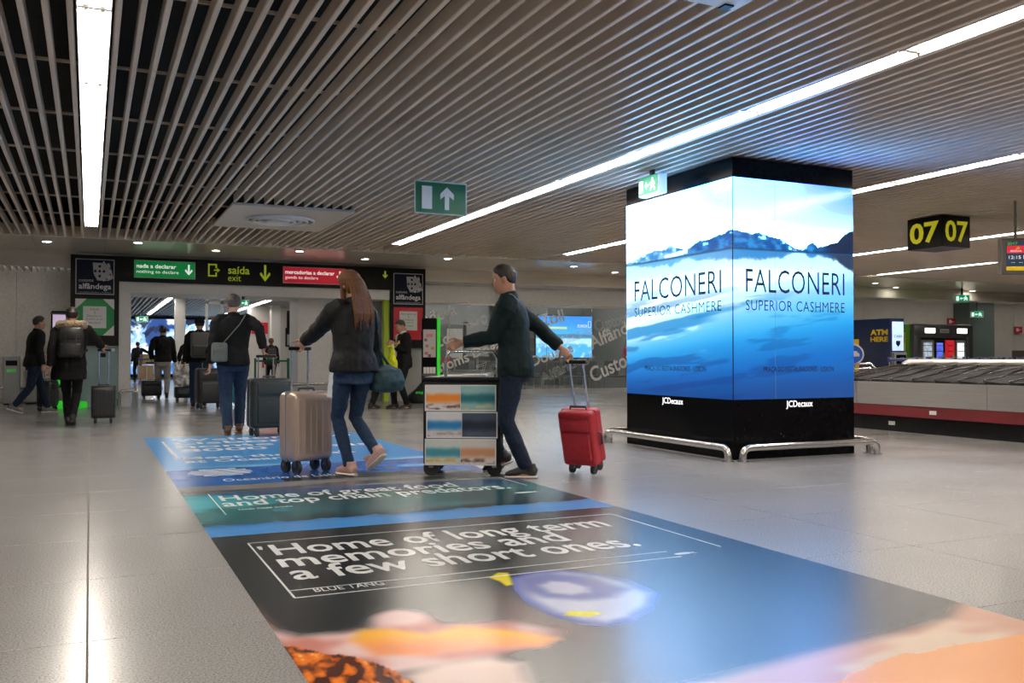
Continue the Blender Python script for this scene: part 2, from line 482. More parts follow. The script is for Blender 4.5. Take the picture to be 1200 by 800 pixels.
# room behind the glass
mat('office_wall', (.16, .17, .175), .6, var=.12, scale=.8)
wall('wall_office_back', 'office_wall', 7.4, 16.4, 29.2, 29.4, 0, 3.3)
wall('wall_office_right', 'office_wall', 16.2, 16.4, 23.6, 29.2, 0, 3.3)
wall('ceiling_office', 'office_wall', 7.4, 16.2, 23.5, 29.2, 2.95, 3.1)
mat('band_paint', (.66, .64, .61), .45, metal=.05, var=.06, scale=14, bump=.15)
wall('wall_glass_band', 'band_paint', 7.3, 16.2, 23.28, 23.5, 2.47, 3.4)
wall('baseboard_glass', 'panel_grey', 7.3, 16.2, 23.25, 23.42, 0, .12)

# gate: white lintel and columns, grey panels
mat('gate_white', (.72, .70, .67), .42, metal=.05, var=.06, scale=30, bump=.12)
gate = tag(MB().box(.54, 6.30, 20.56, 22.0, 2.35, 2.575).build('trim_7', 'gate_white'), kind='structure')
MB().box(.545, .77, 20.58, 22.0, 0, 2.35).build('column', 'gate_white', gate)
MB().box(4.28, 5.06, 20.95, 21.9, 0, 2.35).build('column', 'gate_white', gate)
wg = wall('wall_gate', 'mid_grey', 5.06, 7.2, 21.45, 21.6, 0, 2.57)
for (x0, x1, z0, z1) in ((5.07, 5.62, 0, 1.2), (5.07, 5.62, 1.205, 2.34), (6.36, 7.18, 0, 1.2), (6.36, 7.18, 1.205, 2.34), (5.63, 6.35, 0, 2.34)):
    MB().box(x0 + .004, x1 - .004, 21.42, 21.45, z0 + .004, z1).build('wall_panel', 'panel_grey', wg)
MB().box(-.36, .545, 20.62, 20.72, 0, 1.245).build('wall_panel', 'teal_panel', wg)
MB().box(.2, .3, 20.605, 20.62, 1.02, 1.1).build('socket_plate', 'black_paint', wg)
MB().cyl((.44, 20.62, 1.17), (.44, 20.606, 1.17), .035, 16).build('round_badge', 'white_print', wg)
MB().box(6.22, 7.16, 20.62, 20.72, 0, 1.225).build('wall_panel', 'panel_grey', wg)
df = MB(); df.box(6.19, 6.30, 20.60, 20.74, 0, 2.5); df.box(5.30, 5.36, 20.60, 20.74, 2.1, 2.5); df.box(5.30, 6.30, 20.60, 20.74, 2.44, 2.5)
tag(df.build('door_1', 'lime'), kind='structure')

# ------------------------------------------------------------------ fluorescent luminaires
def luminaire_meshes(L, tubemat, w=.19):
    hs = MB()   # open tray
    hs.box(-w / 2, -w / 2 + .006, 0, L, 0, .09); hs.box(w / 2 - .006, w / 2, 0, L, 0, .09); hs.box(-w / 2 + .006, w / 2 - .006, 0, L, .075, .09)
    hs.box(-w / 2 + .006, w / 2 - .006, 0, .006, .02, .075); hs.box(-w / 2 + .006, w / 2 - .006, L - .006, L, .02, .075)
    h = hs.mesh('housing'); h.materials.append(MATS['reflector'])
    t = MB().cyl((0, .05, 0), (0, L - .05, 0), .016, 8).mesh('tube', True); t.materials.append(tubemat)
    s = MB(); s.box(-.012, .012, 0, .03, -.018, .035)
    k = s.mesh('lamp_holder'); k.materials.append(MATS['white_gloss'])
    ri = MB().prism([(-.016, .06), (0, .02), (.016, .06)], 'y', .03, L - .03).mesh('reflector_ridge'); ri.materials.append(MATS['reflector'])
    return h, t, k, ri
LUM = luminaire_meshes(1.60, MATS['tube'])
LUM_IN = luminaire_meshes(1.60, MATS['inner_tube'], .12)
ORD = ['first', 'second', 'third', 'fourth', 'fifth', 'sixth', 'seventh', 'eighth', 'ninth', 'tenth', 'eleventh', 'twelfth', 'thirteenth', 'fourteenth', 'fifteenth', 'sixteenth']
def luminaire(x, y, z, label, group, kit):
    r = empty('ceiling_light', (x, y, z), 0, label, 'ceiling light', group)
    h, t, k, ri = kit
    link_mesh('housing', h, None, r)
    for sx in (-.045, .045):
        link_mesh('tube', t, None, r, (sx, 0, .035))
        link_mesh('lamp_holder', k, None, r, (sx, .015, .04)); link_mesh('lamp_holder', k, None, r, (sx, 1.555, .04))
    link_mesh('reflector_ridge', ri, None, r)
ROWS = [(-1, 'at the far left', 15.55, 12), (37, 'left of the advert pillar', 15.75, 13), (64, 'behind the advert pillar', 15.9, 13),
        (104, 'behind the 07 sign', 15.9, 9), (133, 'seen below the 07 sign', 16.6, 6), (178, 'at the far right', 16.6, 6)]
for k, nm, yend, n in ROWS:
    x = .138 + PITCH * k
    for i in range(n):
        luminaire(x, yend - 1.62 * (i + 1), ZC + .0, 'fluorescent strip light in the row %s, %s from the gate' % (nm, ORD[i]), 'fluorescent strips in the slatted ceiling', LUM)
for x, nm in ((2.42, 'left'), (5.62, 'right')):
    for i in range(14):
        luminaire(x, 22.6 + 1.62 * i, 2.97, 'white strip light beyond the gate, %s row, %s from the gate' % (nm, ORD[i]), 'strip lights in the hall beyond the gate', LUM_IN)
for j, y in enumerate((24.6, 26.0, 27.4)):
    for i in range(5):
        r = empty('ceiling_light', (7.7 + 1.66 * i, y, 2.92), R(-90), 'strip light behind the glass, %s row, %s from its left wall' % (ORD[j], ORD[i]), 'ceiling light', 'strip lights behind the glass')
        for me, nm_ in zip((LUM_IN[0], LUM_IN[1]), ('housing', 'tube')):
            link_mesh(nm_, me, None, r, (0, 0, .0 if nm_ == 'housing' else -.03))
for i in range(3):
    r = empty('ceiling_light', (8.9, 30.6 + 2.2 * i, 3.0), R(-90), 'strip light above the counter beyond the gate, %s from the gate' % ORD[i], 'ceiling light', 'strip lights above the counter')
    for me, nm_ in zip((LUM_IN[0], LUM_IN[1]), ('housing', 'tube')):
        link_mesh(nm_, me, None, r, (0, 0, .0 if nm_ == 'housing' else -.03))
# cove tubes behind the bulkhead
def cove_light(x, label, g):
    r = empty('cove_light', (x, 21.3, 3.14), R(-90), label, 'cove light', g)
    link_mesh('tube', LUM_IN[1], None, r)
    MB().box(-.03, .03, 0, 1.6, .03, .06).build('batten', 'white_gloss', r)
for i in range(4): cove_light(-.6 - 1.62 * (i + 1), 'cove tube above the stucco wall, %s from the gate' % ORD[i], 'cove tubes above the stucco wall')
for i in range(16): cove_light(7.35 + 1.62 * i, 'cove tube right of the gate, %s from the gate' % ORD[i], 'cove tubes above the glass partition')
# downlights in the glossy soffit
for i, (x, y) in enumerate(((-.73, 18.9), (.8, 18.4), (2.27, 19.1), (3.8, 18.5), (5.4, 19.4), (7.0, 18.6), (8.6, 19.3), (10.25, 18.9), (11.9, 19.8), (20.4, 19.6), (22.1, 20.4), (25.5, 20.5))):
    r = empty('downlight', (x, y, 3.13), 0, 'round recessed downlight in the glossy soffit, %s from the left' % ORD[i], 'downlight', 'downlights in the soffit')
    MB().torus((0, 0, .012), .085, .012, 'z', 20, 6).build('trim_ring', 'white_gloss', r, True)
    MB().cyl((0, 0, .012), (0, 0, .018), .078, 20).build('lens', 'downlight_lens', r)

X_, Y_, Z_ = (1, 0, 0), (0, 1, 0), (0, 0, 1)
NX_, NY_ = (-1, 0, 0), (0, -1, 0)

# ------------------------------------------------------------------ advert pillar
PX0, PX1, PY0, PY1, PTOP = 5.75, 7.32, 7.33, 9.30, 2.985
SZ0, SZ1 = .59, 2.79
attr_mat('screen_left', emit=AD, rough=.15); attr_mat('screen_right', emit=AD, rough=.15)
pillar = empty('advert_pillar', (0, 0, 0), 0, 'tall black pillar wrapped in glowing screens with a mountain lake cashmere advert', 'advert pillar')
pb = MB(); pb.box(PX0 + .02, PX1 - .02, PY0 + .02, PY1 - .02, 0, PTOP)
pb.build('core', 'black_paint', pillar)
for (a, b, z0, z1) in ((PX0, PX1, 0, SZ0), (PX0, PX1, SZ1, PTOP)):
    MB().box(PX0, PX1, PY0, PY1, z0, z1).build('black_band', 'black_gloss', pillar)

def lake(face):
    def fn(U, V):
        # s: position along the unrolled picture, 0 at left edge of left face, 1 at the corner, 2 at right edge
        s = U + (0 if face == 'L' else 1.0)
        H = .68
        sky = mixc(rgb(236, 248, 255), rgb(186, 230, 255), sst(.72, 1.0, V) * sst(.2, 2.0, s))
        sky = mixc(sky, rgb(60, 175, 255), sst(.80, 1.05, V) * sst(1.45, 2.0, s))
        out = sky
        px = np.array([0, .08, .18, .3, .38, .46, .55, .62, .72, .82, .92, 1.0, 1.08, 1.15, 1.22, 1.3, 1.38, 1.45, 1.5, 1.57, 1.64, 1.7, 1.78, 1.86, 1.93, 2.0])
        py = np.array([.69, .70, .72, .735, .725, .745, .72, .715, .735, .745, .752, .768, .755, .748, .757, .745, .735, .715, .695, .70, .725, .71, .722, .738, .775, .80])
        rid = np.interp(s, px, py) + (fbm(s * 26, s * 0 + 3.3, 4) - .47) * .022
        mt = (V < rid) & (V > H)
        shade = fbm(s * 22, V * 60 + 5, 4)
        base = mixc(rgb(50, 150, 226), rgb(14, 86, 170), sst(.25, .7, shade))
        pale = mixc(rgb(150, 212, 250), rgb(60, 150, 225), sst(.3, .65, shade))
        base = mixc(pale, base, sst(.45, .75, s))
        base = mixc(base, rgb(14, 34, 66), sst(1.62, 1.85, s) * .9)
        snow = (shade < .33) & (V > rid - .022) & (s < 1.6)
        base[snow] = rgb(214, 240, 255)
        gl = (np.abs(V - (H + .012 + (s - .45) * .06)) < .010) & (s > .4) & (s < .62)
        base[gl] = rgb(230, 246, 255)
        out = np.where(mt[..., None], base, out)
        # far white glow above the ridge
        # water
        d = (H - V) / H
        w = mixc(rgb(206, 240, 255), rgb(232, 248, 255), sst(.02, .16, d))
        w = mixc(w, rgb(120, 215, 255), sst(.26, .50, d + .22 * (s - 1.0)))
        w = mixc(w, rgb(40, 165, 240), sst(.42, .66, d + .15 * (s - 1.0)))
        w = mixc(w, rgb(16, 108, 196), sst(.55, .84, d + .12 * (s - 1.0)))
        w = mixc(w, rgb(12, 74, 148), sst(.76, 1.0, d + .05 * (s - 1)))
        # mirrored ridge
        ref = np.clip(H - (rid - H) * .75 - (fbm(s * 40, V * 90, 3) - .5) * .02, 0, 1)
        inref = sst(0, .02, V - ref) * (V < H)
        rc = mixc(rgb(90, 185, 240), rgb(36, 130, 212), sst(.5, 1.2, s)); rc = mixc(rc, rgb(12, 34, 70), sst(1.66, 1.9, s))
        w = w * (1 - inref[..., None] * .85) + rc * inref[..., None] * .85
        # long slanting ripples
        q = V - (s - .5) * .085
        rip = fbm(s * 2.2 + 3, q * 22, 4)
        band = sst(.52, .62, rip) * sst(.20, .42, d)
        w = w * (1 - .55 * band[..., None]) + mixc(rgb(28, 140, 220), rgb(10, 60, 138), sst(.35, .95, d)) * (.55 * band[..., None])
        hi = sst(.60, .72, fbm(s * 3 + 20, q * 30 + 9, 4)) * sst(.18, .36, d) * (1 - sst(.55, .75, d)) * (1 - sst(1.0, 1.5, s))
        w = w * (1 - .6 * hi[..., None]) + rgb(225, 246, 255) * (.6 * hi[..., None])
        strip = sst(.012, .0, np.abs(V - (.31 + .085 * s)) - .016 - .012 * fbm(s * 9, V * 5, 2)) * (s < .93) * (s > .0) * sst(.93, .7, s)
        w = w * (1 - .75 * strip[..., None]) + rgb(30, 140, 215) * (.75 * strip[..., None])
        out = np.where((V <= H)[..., None], w, out)
        shore = np.exp(-((V - H) / .0045) ** 2) * sst(.0, .6, s + .3) * .85
        out = out * (1 - shore[..., None]) + rgb(14, 60, 110) * shore[..., None]
        return out
    return fn
picture('screen', lake('L'), 200, 300, (PX0 - .002, PY1, SZ0), NY_, Z_, PY1 - PY0, SZ1 - SZ0, 'screen_left', pillar, hdr=9.0)
picture('screen', lake('R'), 200, 300, (PX0, PY0 - .002, SZ0), X_, Z_, PX1 - PX0, SZ1 - SZ0, 'screen_right', pillar, hdr=9.0)
MB().box(PX0 - .004, PX0 + .003, PY0 - .004, PY0 + .003, SZ0, SZ1).build('corner_seam', 'black_paint', pillar)
mat('seam', (.25, .35, .42), .4)
MB().box(PX0 + .525, PX0 + .527, PY0 - .0035, PY0 - .001, SZ0, SZ1).build('panel_seam', 'seam', pillar)
mat('screen_ink', (.004, .02, .05), .5)
WL, WR = PY1 - PY0, PX1 - PX0
for nm, o, u, W in (('L', (PX0 - .004, PY1, 0), NY_, WL), ('R', (PX0, PY0 - .004, 0), X_, WR)):
    O = Vector(o); u = Vector(u)
    def at(f, z): return tuple(O + u * (f * W) + Vector((0, 0, z)))
    f0, f1 = (.09, .91) if nm == 'L' else (.10, .92)
    b_ = -.002
    lettering('FALCONERI', 'screen_ink', pillar, at(f0, 1.655), u, Z_, (f1 - f0) * W, .235, bold=b_, spacing=1.05)
    lettering('SUPERIOR CASHMERE', 'screen_ink', pillar, at(f0, 1.475), u, Z_, (f1 - f0) * W, .105, bold=-.004, spacing=1.08)
    g0, g1 = (.20, .78) if nm == 'L' else (.24, .82)
    lettering('PRA\u00c7A DO RESTAURADORES - LISBON', 'screen_ink', pillar, at(g0, .85), u, Z_, (g1 - g0) * W, .065, bold=.014, spacing=1.0)
    mat('lit_logo', (1, 1, 1), emit=1.2, ecol=(1, 1, 1))
    h0, h1 = (.375, .575) if nm == 'L' else (.42, .64)
    lettering('JCDecaux', 'lit_logo', pillar, at(h0, .485), u, Z_, (h1 - h0) * W, .085, bold=.006, spacing=1.02)

# stainless guard rails, one along each side of the pillar
def guard_rail(label, a, b, group='guard rails around the advert pillar', h=.135, r=.035, name='guard_rail', flange=True):
    a = Vector(a); b = Vector(b); d = (b - a).normalized(); L = (b - a).length
    ro = empty(name, a, math.atan2(d.y, d.x), label, 'guard rail', group)
    pts = [(0, 0, .0), (0, 0, h - .08)]
    for i in range(1, 6):
        t = math.pi / 2 * i / 6; pts.append((.08 - .08 * math.cos(t), 0, h - .08 + .08 * math.sin(t)))
    pts += [(.08, 0, h), (L - .08, 0, h)]
    for i in range(1, 6):
        t = math.pi / 2 * i / 6; pts.append((L - .08 + .08 * math.sin(t), 0, h - .08 + .08 * math.cos(t)))
    pts += [(L, 0, h - .08), (L, 0, 0)]
    MB().loft(pts, r, 12, up=(0, 1, 0)).build('rail_tube', 'steel', ro, True)
    if flange:
        for x in (0, L): MB().cyl((x, 0, 0), (x, 0, .008), r * 1.7, 16).build('floor_flange', 'steel', ro)
    return ro
guard_rail('stainless guard rail along the left screen of the advert pillar', (5.60, 7.22, 0), (5.60, 9.45, 0))
guard_rail('stainless guard rail along the right screen of the advert pillar', (5.73, 7.16, 0), (7.46, 7.16, 0))
guard_rail('stainless guard rail on the carousel side of the advert pillar, only its end showing', (7.50, 7.30, 0), (7.50, 9.40, 0))
guard_rail('stainless guard rail behind the advert pillar, only its end showing', (5.62, 9.55, 0), (7.40, 9.55, 0))

# ------------------------------------------------------------------ vinyl floor graphic
VX0, VX1 = .62, 3.24
attr_mat('vinyl', rough=.25, spec=.5)
vin = empty('floor_graphic', (0, 0, 0), 0, 'long printed vinyl floor graphic with sea life and large white slogans', 'floor graphic')
def blob(Xw, Yw, cx, cy, rx, ry, ang=0.0, soft=.35):
    c, s = math.cos(ang), math.sin(ang)
    u = ((Xw - cx) * c + (Yw - cy) * s) / rx; v = (-(Xw - cx) * s + (Yw - cy) * c) / ry
    d = np.sqrt(u * u + v * v)
    return 1 - sst(1 - soft, 1 + soft, d)
def over(out, col, a): return out * (1 - a[..., None]) + np.asarray(col) * a[..., None]
VPOLY = dict(
    fish=[(1.755, 3.849), (1.877, 3.904), (2.028, 3.892), (2.159, 3.756), (2.224, 3.563), (2.219, 3.317), (2.075, 3.132), (1.894, 3.004), (1.766, 2.978), (1.681, 3.053), (1.631, 3.201), (1.626, 3.423), (1.672, 3.647)],
    upper=[(1.763, 3.809), (1.942, 3.855), (2.090, 3.714), (2.125, 3.439), (2.001, 3.340), (1.852, 3.363), (1.742, 3.458), (1.700, 3.602)],
    eye=[(1.806, 3.652), (1.885, 3.701), (1.948, 3.655), (1.982, 3.538), (1.946, 3.458), (1.859, 3.451), (1.790, 3.513)],
    tail=[(1.657, 3.876), (1.736, 3.950), (1.783, 3.928), (1.706, 3.714), (1.667, 3.699), (1.677, 3.796)],
    fin=[(1.682, 3.191), (1.734, 3.233), (1.817, 3.195), (1.832, 3.148), (1.760, 3.129)],
    A=[(0.60, 3.794), (0.627, 3.464), (0.692, 3.354), (0.842, 3.331), (0.941, 3.343), (1.008, 3.461), (1.115, 3.530), (1.195, 3.401), (1.223, 3.287), (1.467, 3.200), (1.564, 3.035), (1.529, 2.915), (1.310, 2.859), (1.171, 2.826), (0.850, 2.821), (0.661, 2.824), (0.58, 3.231)],
    Bz=[(1.609, 3.644), (1.615, 3.399), (1.635, 3.173), (1.688, 3.001), (1.726, 2.880), (1.607, 2.857), (1.516, 3.010), (1.437, 3.214), (1.505, 3.493)],
    Cz=[(0.899, 2.798), (1.053, 2.871), (1.227, 2.848), (1.308, 2.754), (1.248, 2.571), (1.104, 2.2), (0.838, 2.2)],
    D=[(1.326, 2.307), (1.836, 2.386), (2.154, 2.433), (2.455, 2.469), (2.734, 2.498), (3.029, 2.561), (3.239, 2.684), (3.6, 2.8), (3.6, 1.3), (1.2, 1.3)],
    F=[(0.852, 3.225), (0.921, 3.329), (1.024, 3.294), (1.121, 3.191), (1.269, 3.229), (1.421, 3.100), (1.516, 2.943), (1.445, 2.869), (1.223, 2.950), (1.038, 2.954), (0.882, 3.026)],
    G=[(0.55, 3.290), (0.654, 3.241), (0.731, 3.124), (0.825, 3.033), (0.886, 2.892), (0.923, 2.704), (0.9, 1.4), (0.55, 1.4)])
def spoly(Xw, Yw, pts, soft):
    """soft-edged polygon mask"""
    ins = np.zeros(Xw.shape, bool); dist = np.full(Xw.shape, 9.0); n = len(pts)
    for i in range(n):
        (x0, y0), (x1, y1) = pts[i], pts[(i + 1) % n]
        c = ((y0 > Yw) != (y1 > Yw)) & (Xw < (x1 - x0) * (Yw - y0) / ((y1 - y0) or 1e-9) + x0)
        ins ^= c
        L2 = (x1 - x0) ** 2 + (y1 - y0) ** 2 + 1e-12
        t = np.clip(((Xw - x0) * (x1 - x0) + (Yw - y0) * (y1 - y0)) / L2, 0, 1)
        dist = np.minimum(dist, np.hypot(Xw - x0 - t * (x1 - x0), Yw - y0 - t * (y1 - y0)))
    return sst(-soft, soft, np.where(ins, dist, -dist))
def panel_fn(kind, y0, y1):
    def fn(U, V):
        Xw = VX0 + U * (VX1 - VX0); Yw = y0 + V * (y1 - y0)
        n = fbm(Xw * 3, Yw * 3, 4)
        if kind == 1:
            out = mixc(rgb(58, 138, 205), rgb(86, 160, 222), sst(9.2, 12.4, Yw))
            hor = 8.72 + .1 * (Xw - .6) * .3
            out = over(out, rgb(140, 196, 225), np.exp(-((Yw - hor - .08) / .10) ** 2) * sst(.3, .62, fbm(Xw * 2, Yw * 9, 3)) * 1.2)
            sea = mixc(rgb(26, 84, 168), rgb(38, 110, 190), n)
            out = np.where((Yw < hor)[..., None], sea, out)
            wh = (Yw < 7.95 - .25 * np.abs(Xw - 1.9)) & (Xw > 1.45)
            out = np.where(wh[..., None], rgb(44, 52, 60), out)
            out = over(out, rgb(120, 205, 235), blob(Xw, Yw, 2.75, 8.25, .16, .10) * .8)
        elif kind == 2:
            out = mixc(rgb(26, 66, 74), rgb(52, 110, 112), sst(.3, .62, fbm(Xw * 1.4, Yw * 3.2, 4)))
            lt = sst(1.7, .8, Xw) * sst(5.7, 6.1, Yw)
            out = over(out, rgb(84, 188, 204), lt * sst(.25, .50, fbm(Xw * 1.6 + 4, Yw * 3, 3)) * .9)
            out = over(out, rgb(22, 70, 80), sst(.52, .64, fbm(Xw * 1.1 + 9, Yw * 5.2 - Xw * 1.2, 3)) * .75)
            blu = sst(6.75, 7.0, Yw + .10 * (Xw - 2)) * sst(.62, 1.0, Xw)
            out = over(out, rgb(24, 66, 138), blu * .9)
            wl = sst(.0, .10, Yw - (7.02 + .10 * np.sin((Xw - .6) * 1.25) - .06 * (Xw - .6)))
            out = over(out, mixc(rgb(78, 84, 88), rgb(128, 130, 132), sst(.35, .6, fbm(Xw * .8, Yw * 9, 3))), wl)
            wl2 = np.exp(-((Yw - 7.46) / .04) ** 2) * .5
            out = over(out, rgb(150, 140, 140), wl2)
            rk = (Yw < 5.86 + .10 * fbm(Xw * 6, Yw * 0, 3) * (Xw > 1.2))
            out = over(out, rgb(26, 38, 40), sst(5.95, 5.78, Yw) * sst(1.0, 1.6, Xw) * .9)
        elif kind == 25:
            out = np.zeros(U.shape + (3,)) + rgb(66, 138, 204); out = over(out, rgb(58, 128, 196), n * .6)
        else:
            out = np.zeros(U.shape + (3,)) + rgb(30, 34, 35)
            out = over(out, rgb(44, 50, 52), sst(.4, .6, n) * .6)
            out = over(out, rgb(52, 60, 64), sst(1.5, 2.6, Xw) * sst(4.6, 3.2, Yw) * .7)
            Q = VPOLY
            out = over(out, rgb(120, 84, 78), spoly(Xw, Yw, Q['Bz'], .10) * .75)
            pk = mixc(rgb(196, 128, 116), rgb(236, 208, 206), sst(.35, .60, fbm(Xw * 3.2, Yw * 3.2 + 5, 3)))
            a = spoly(Xw, Yw, Q['A'], .06); out = out * (1 - a[..., None]) + pk * a[..., None]
            out = over(out, rgb(240, 208, 205), blob(Xw, Yw, 1.10, 3.42, .10, .11, 0, .5))
            out = over(out, rgb(238, 216, 208), spoly(Xw, Yw, Q['Cz'], .06))
            pd = mixc(rgb(204, 160, 140), rgb(220, 196, 172), sst(.35, .62, fbm(Xw * 2.2, Yw * 4 + 2, 3)))
            a = spoly(Xw, Yw, Q['D'], .07); out = out * (1 - a[..., None]) + pd * a[..., None]
            pe = Yw < np.interp(Xw, [1.9, 2.2, 2.45, 2.6, 2.75, 2.95, 3.1, 3.3], [2.10, 2.22, 2.30, 2.285, 2.30, 2.275, 2.29, 2.28]) + .03 * (fbm(Xw * 14, Xw * 0 + 2, 3) - .5)
            out = over(out, rgb(232, 160, 100), pe * (Xw > 1.9) * .92)
            # blurred yellow fish
            yl = mixc(rgb(242, 150, 88), rgb(246, 182, 54), sst(2.95, 3.18, Yw + .45 * (Xw - 1.15)))
            a = spoly(Xw, Yw, Q['F'], .045); out = out * (1 - a[..., None]) + yl * a[..., None]
            # orange coral in the corner
            st = fbm(Xw * 34 + 5 * fbm(Xw * 5, Yw * 5, 2), Yw * 12, 3)
            cc = mixc(rgb(64, 24, 12), rgb(226, 120, 34), sst(.34, .60, st)); cc = mixc(cc, rgb(250, 190, 96), sst(.60, .75, st))
            a = sst(.45, .6, spoly(Xw, Yw, Q['G'], .05) + .5 * (fbm(Xw * 40, Yw * 40, 2) - .45)); out = out * (1 - a[..., None]) + cc * a[..., None]
            # surgeonfish: blue outline, pale flank, yellow tail and fin
            out = over(out, rgb(40, 58, 150), spoly(Xw, Yw, Q['fish'], .018))
            inn = spoly(Xw, Yw, [(1.93 + (x - 1.93) * .86, 3.44 + (y - 3.44) * .86) for x, y in Q['fish']], .05)
            out = over(out, rgb(192, 202, 230), inn)
            out = over(out, rgb(70, 84, 160), spoly(Xw, Yw, Q['upper'], .05))
            out = over(out, rgb(186, 192, 222), spoly(Xw, Yw, Q['eye'], .03))
            out = over(out, rgb(70, 96, 120), sst(2.05, 2.35, Xw - .25 * (3.4 - Yw)) * spoly(Xw, Yw, Q['fish'], .05) * .8)
            out = over(out, rgb(240, 222, 40), spoly(Xw, Yw, Q['tail'], .012))
            out = over(out, rgb(226, 222, 40), spoly(Xw, Yw, Q['fin'], .012))
        return out
    return fn
for k, y0, y1, nv in ((1, 7.56, 12.40, 240), (2, 5.72, 7.56, 150), (25, 5.38, 5.72, 20), (3, 1.5, 5.38, 420)):
    picture('printed_panel', panel_fn(k, y0, y1), 260, nv, (VX0, y0, .0012), X_, Y_, VX1 - VX0, y1 - y0, 'vinyl', vin)
wv = [(VX0, 5.70), (VX1, 5.70)] + [(VX1 - (VX1 - VX0) * i / 60, 5.725 + .022 * math.sin(i * .9) + .016 * math.sin(i * 2.3)) for i in range(61)]
mat('vinyl_blue', lin(66, 138, 204), .17, var=.05)
poly_plate(wv, (0, 0, .0012), X_, Y_, .0004).build('wave_edge', 'vinyl_blue', vin)
mat('vinyl_white', (.72, .73, .72), .3, var=.04)
VZ = .0017
def vtext(body, x0, y0, w, h, bold=.02, sp=1.0, name='lettering', m='vinyl_white'):
    return lettering(body, m, vin, (x0, y0, VZ), X_, Y_, w, h, bold=bold, spacing=sp, name=name)
vtext("Home of long term", .87, 4.67, 1.97, .37, .015)
vtext("'", .81, 4.93, .025, .09)
vtext("memories and", .845, 4.47, 1.57, .28, .015)
vtext("a few short ones.", .85, 4.19, 1.84, .28, .015)
vtext("BLUE TANG", .885, 3.945, .31, .075, .006)
def vframe(segs, t=.010):
    mb = MB()
    for (a, b, c, d) in segs:
        if a == c: mb.box(a - t / 2, a + t / 2, min(b, d), max(b, d), .0013, VZ)
        else: mb.box(min(a, c), max(a, c), b - t / 2, b + t / 2, .0013, VZ)
    mb.build('outline_frame', 'vinyl_white', vin)
vframe([(.785, 3.885, .785, 5.13), (.785, 5.13, 3.05, 5.13), (.785, 3.885, 2.72, 3.885), (.785, 4.015, 2.72, 4.015), (3.05, 4.0, 3.05, 5.13)])
vtext("Home of great food", .85, 6.64, 1.78, .33, .015)
vtext("and top chain predators.", .83, 6.375, 2.13, .33, .015)
vtext("SAND TIGER SHARK", .90, 6.27, .36, .05, .0)
vframe([(.80, 6.12, .80, 7.1), (2.75, 7.1, 3.13, 7.1), (3.13, 6.55, 3.13, 7.1)])
vtext("Welcome to", .90, 11.72, 2.2, .33, .015)
vtext("Lisbon", .91, 11.27, 1.3, .33, .015)
vtext("home to", .90, 10.82, 1.6, .33, .015)
vtext("8000 locals.", .89, 10.37, 2.2, .33, .015)
vtext("Meet the locals", .84, 9.60, 1.75, .24, .02)
vtext("at Ocean\u00e1rio", .84, 9.28, 1.35, .24, .02)
vtext("Ocean\u00e1rio de Lisboa", 1.0, 7.78, 1.05, .16, .006)
vframe([(.80, 9.7, .80, 11.8)], .03)
lg = MB()
for i in range(6):
    for s in (-1, 1):
        r_ = .26 - i * .012
        pts = [(1.05 + s * .0 + r_ * math.cos(t), 8.43 + (i - 2.5) * .085 + .03 * math.sin(3 * t + i)) for t in np.linspace(0, math.pi, 10)]
    w_ = .27 * math.sqrt(max(.05, 1 - ((i - 2.5) / 3.1) ** 2))
    top = [(1.05 + w_ * (2 * j / 12 - 1), 8.43 + (i - 2.5) * .088 + .028 + .012 * math.sin(j * 1.4 + i)) for j in range(13)]
    bot = [(1.05 + w_ * (2 * j / 12 - 1), 8.43 + (i - 2.5) * .088 - .028 + .012 * math.sin(j * 1.4 + i)) for j in range(13)][::-1]
    q = poly_plate(bot[::-1] + top[::-1], (0, 0, .0013), X_, Y_, .0004); lg.add(q.v, q.f)
lg.build('wave_emblem', 'vinyl_white', vin)
def little_fish(x, y, s):
    body = [(x + s * math.cos(t), y + s * .36 * math.sin(t)) for t in np.linspace(.25, 2 * math.pi - .25, 18)]
    body += [(x + s * 1.3, y - s * .34), (x + s * 1.18, y), (x + s * 1.3, y + s * .34)]
    poly_plate(body, (0, 0, .0013), X_, Y_, .0004).build('fish_icon', 'vinyl_white', vin)
little_fish(2.77, 3.94, .055); little_fish(2.95, 6.22, .08)

# ------------------------------------------------------------------ gate board and signs
BY = 20.5
board = empty('gate_board', (0, BY, 0), 0, 'black overhead sign board framing the customs gate', 'sign board')
bb = MB(); bb.box(-.36, 7.16, 0, .12, 2.575, 3.09); bb.box(-.36, .54, 0, .12, 1.25, 2.575); bb.box(6.33, 7.16, 0, .12, 1.23, 2.575)
mat('board_black', (.009, .009, .006), .45, var=.15, spec=.2)
bb.build('board', 'board_black', board)
mat('lime_print', (.46, .56, .02), .5, var=.03, emit=.25)
lettering('sa\u00edda', 'lime_print', board, (2.69, -.003, 2.81), X_, Z_, .45, .17, bold=.012)
lettering('exit', 'lime_print', board, (2.69, -.003, 2.655), X_, Z_, .27, .13, bold=.0)
poly_plate(arrow2(3.47, 2.85, .36, .22, .045), (0, 0, 0), X_, Z_, .004).build('arrow', 'lime_print', board)
poly_plate(arrow2(6.18, 2.92, .17, .12, .035), (0, 0, 0), X_, Z_, .004).build('arrow', 'lime_print', board)
eb = MB()
for r_ in (rect2(2.28, 2.74, .03, .27), rect2(2.28, 2.98, .18, .03), rect2(2.28, 2.74, .18, .03), rect2(2.43, 2.92, .03, .08), rect2(2.43, 2.74, .03, .09), rect2(2.40, 2.865, .12, .025), rect2(2.465, 2.84, .025, .075)):
    q = poly_plate(r_, (0, 0, 0), X_, Z_, .004); eb.add(q.v, q.f)
eb.build('exit_pictogram', 'lime_print', board)

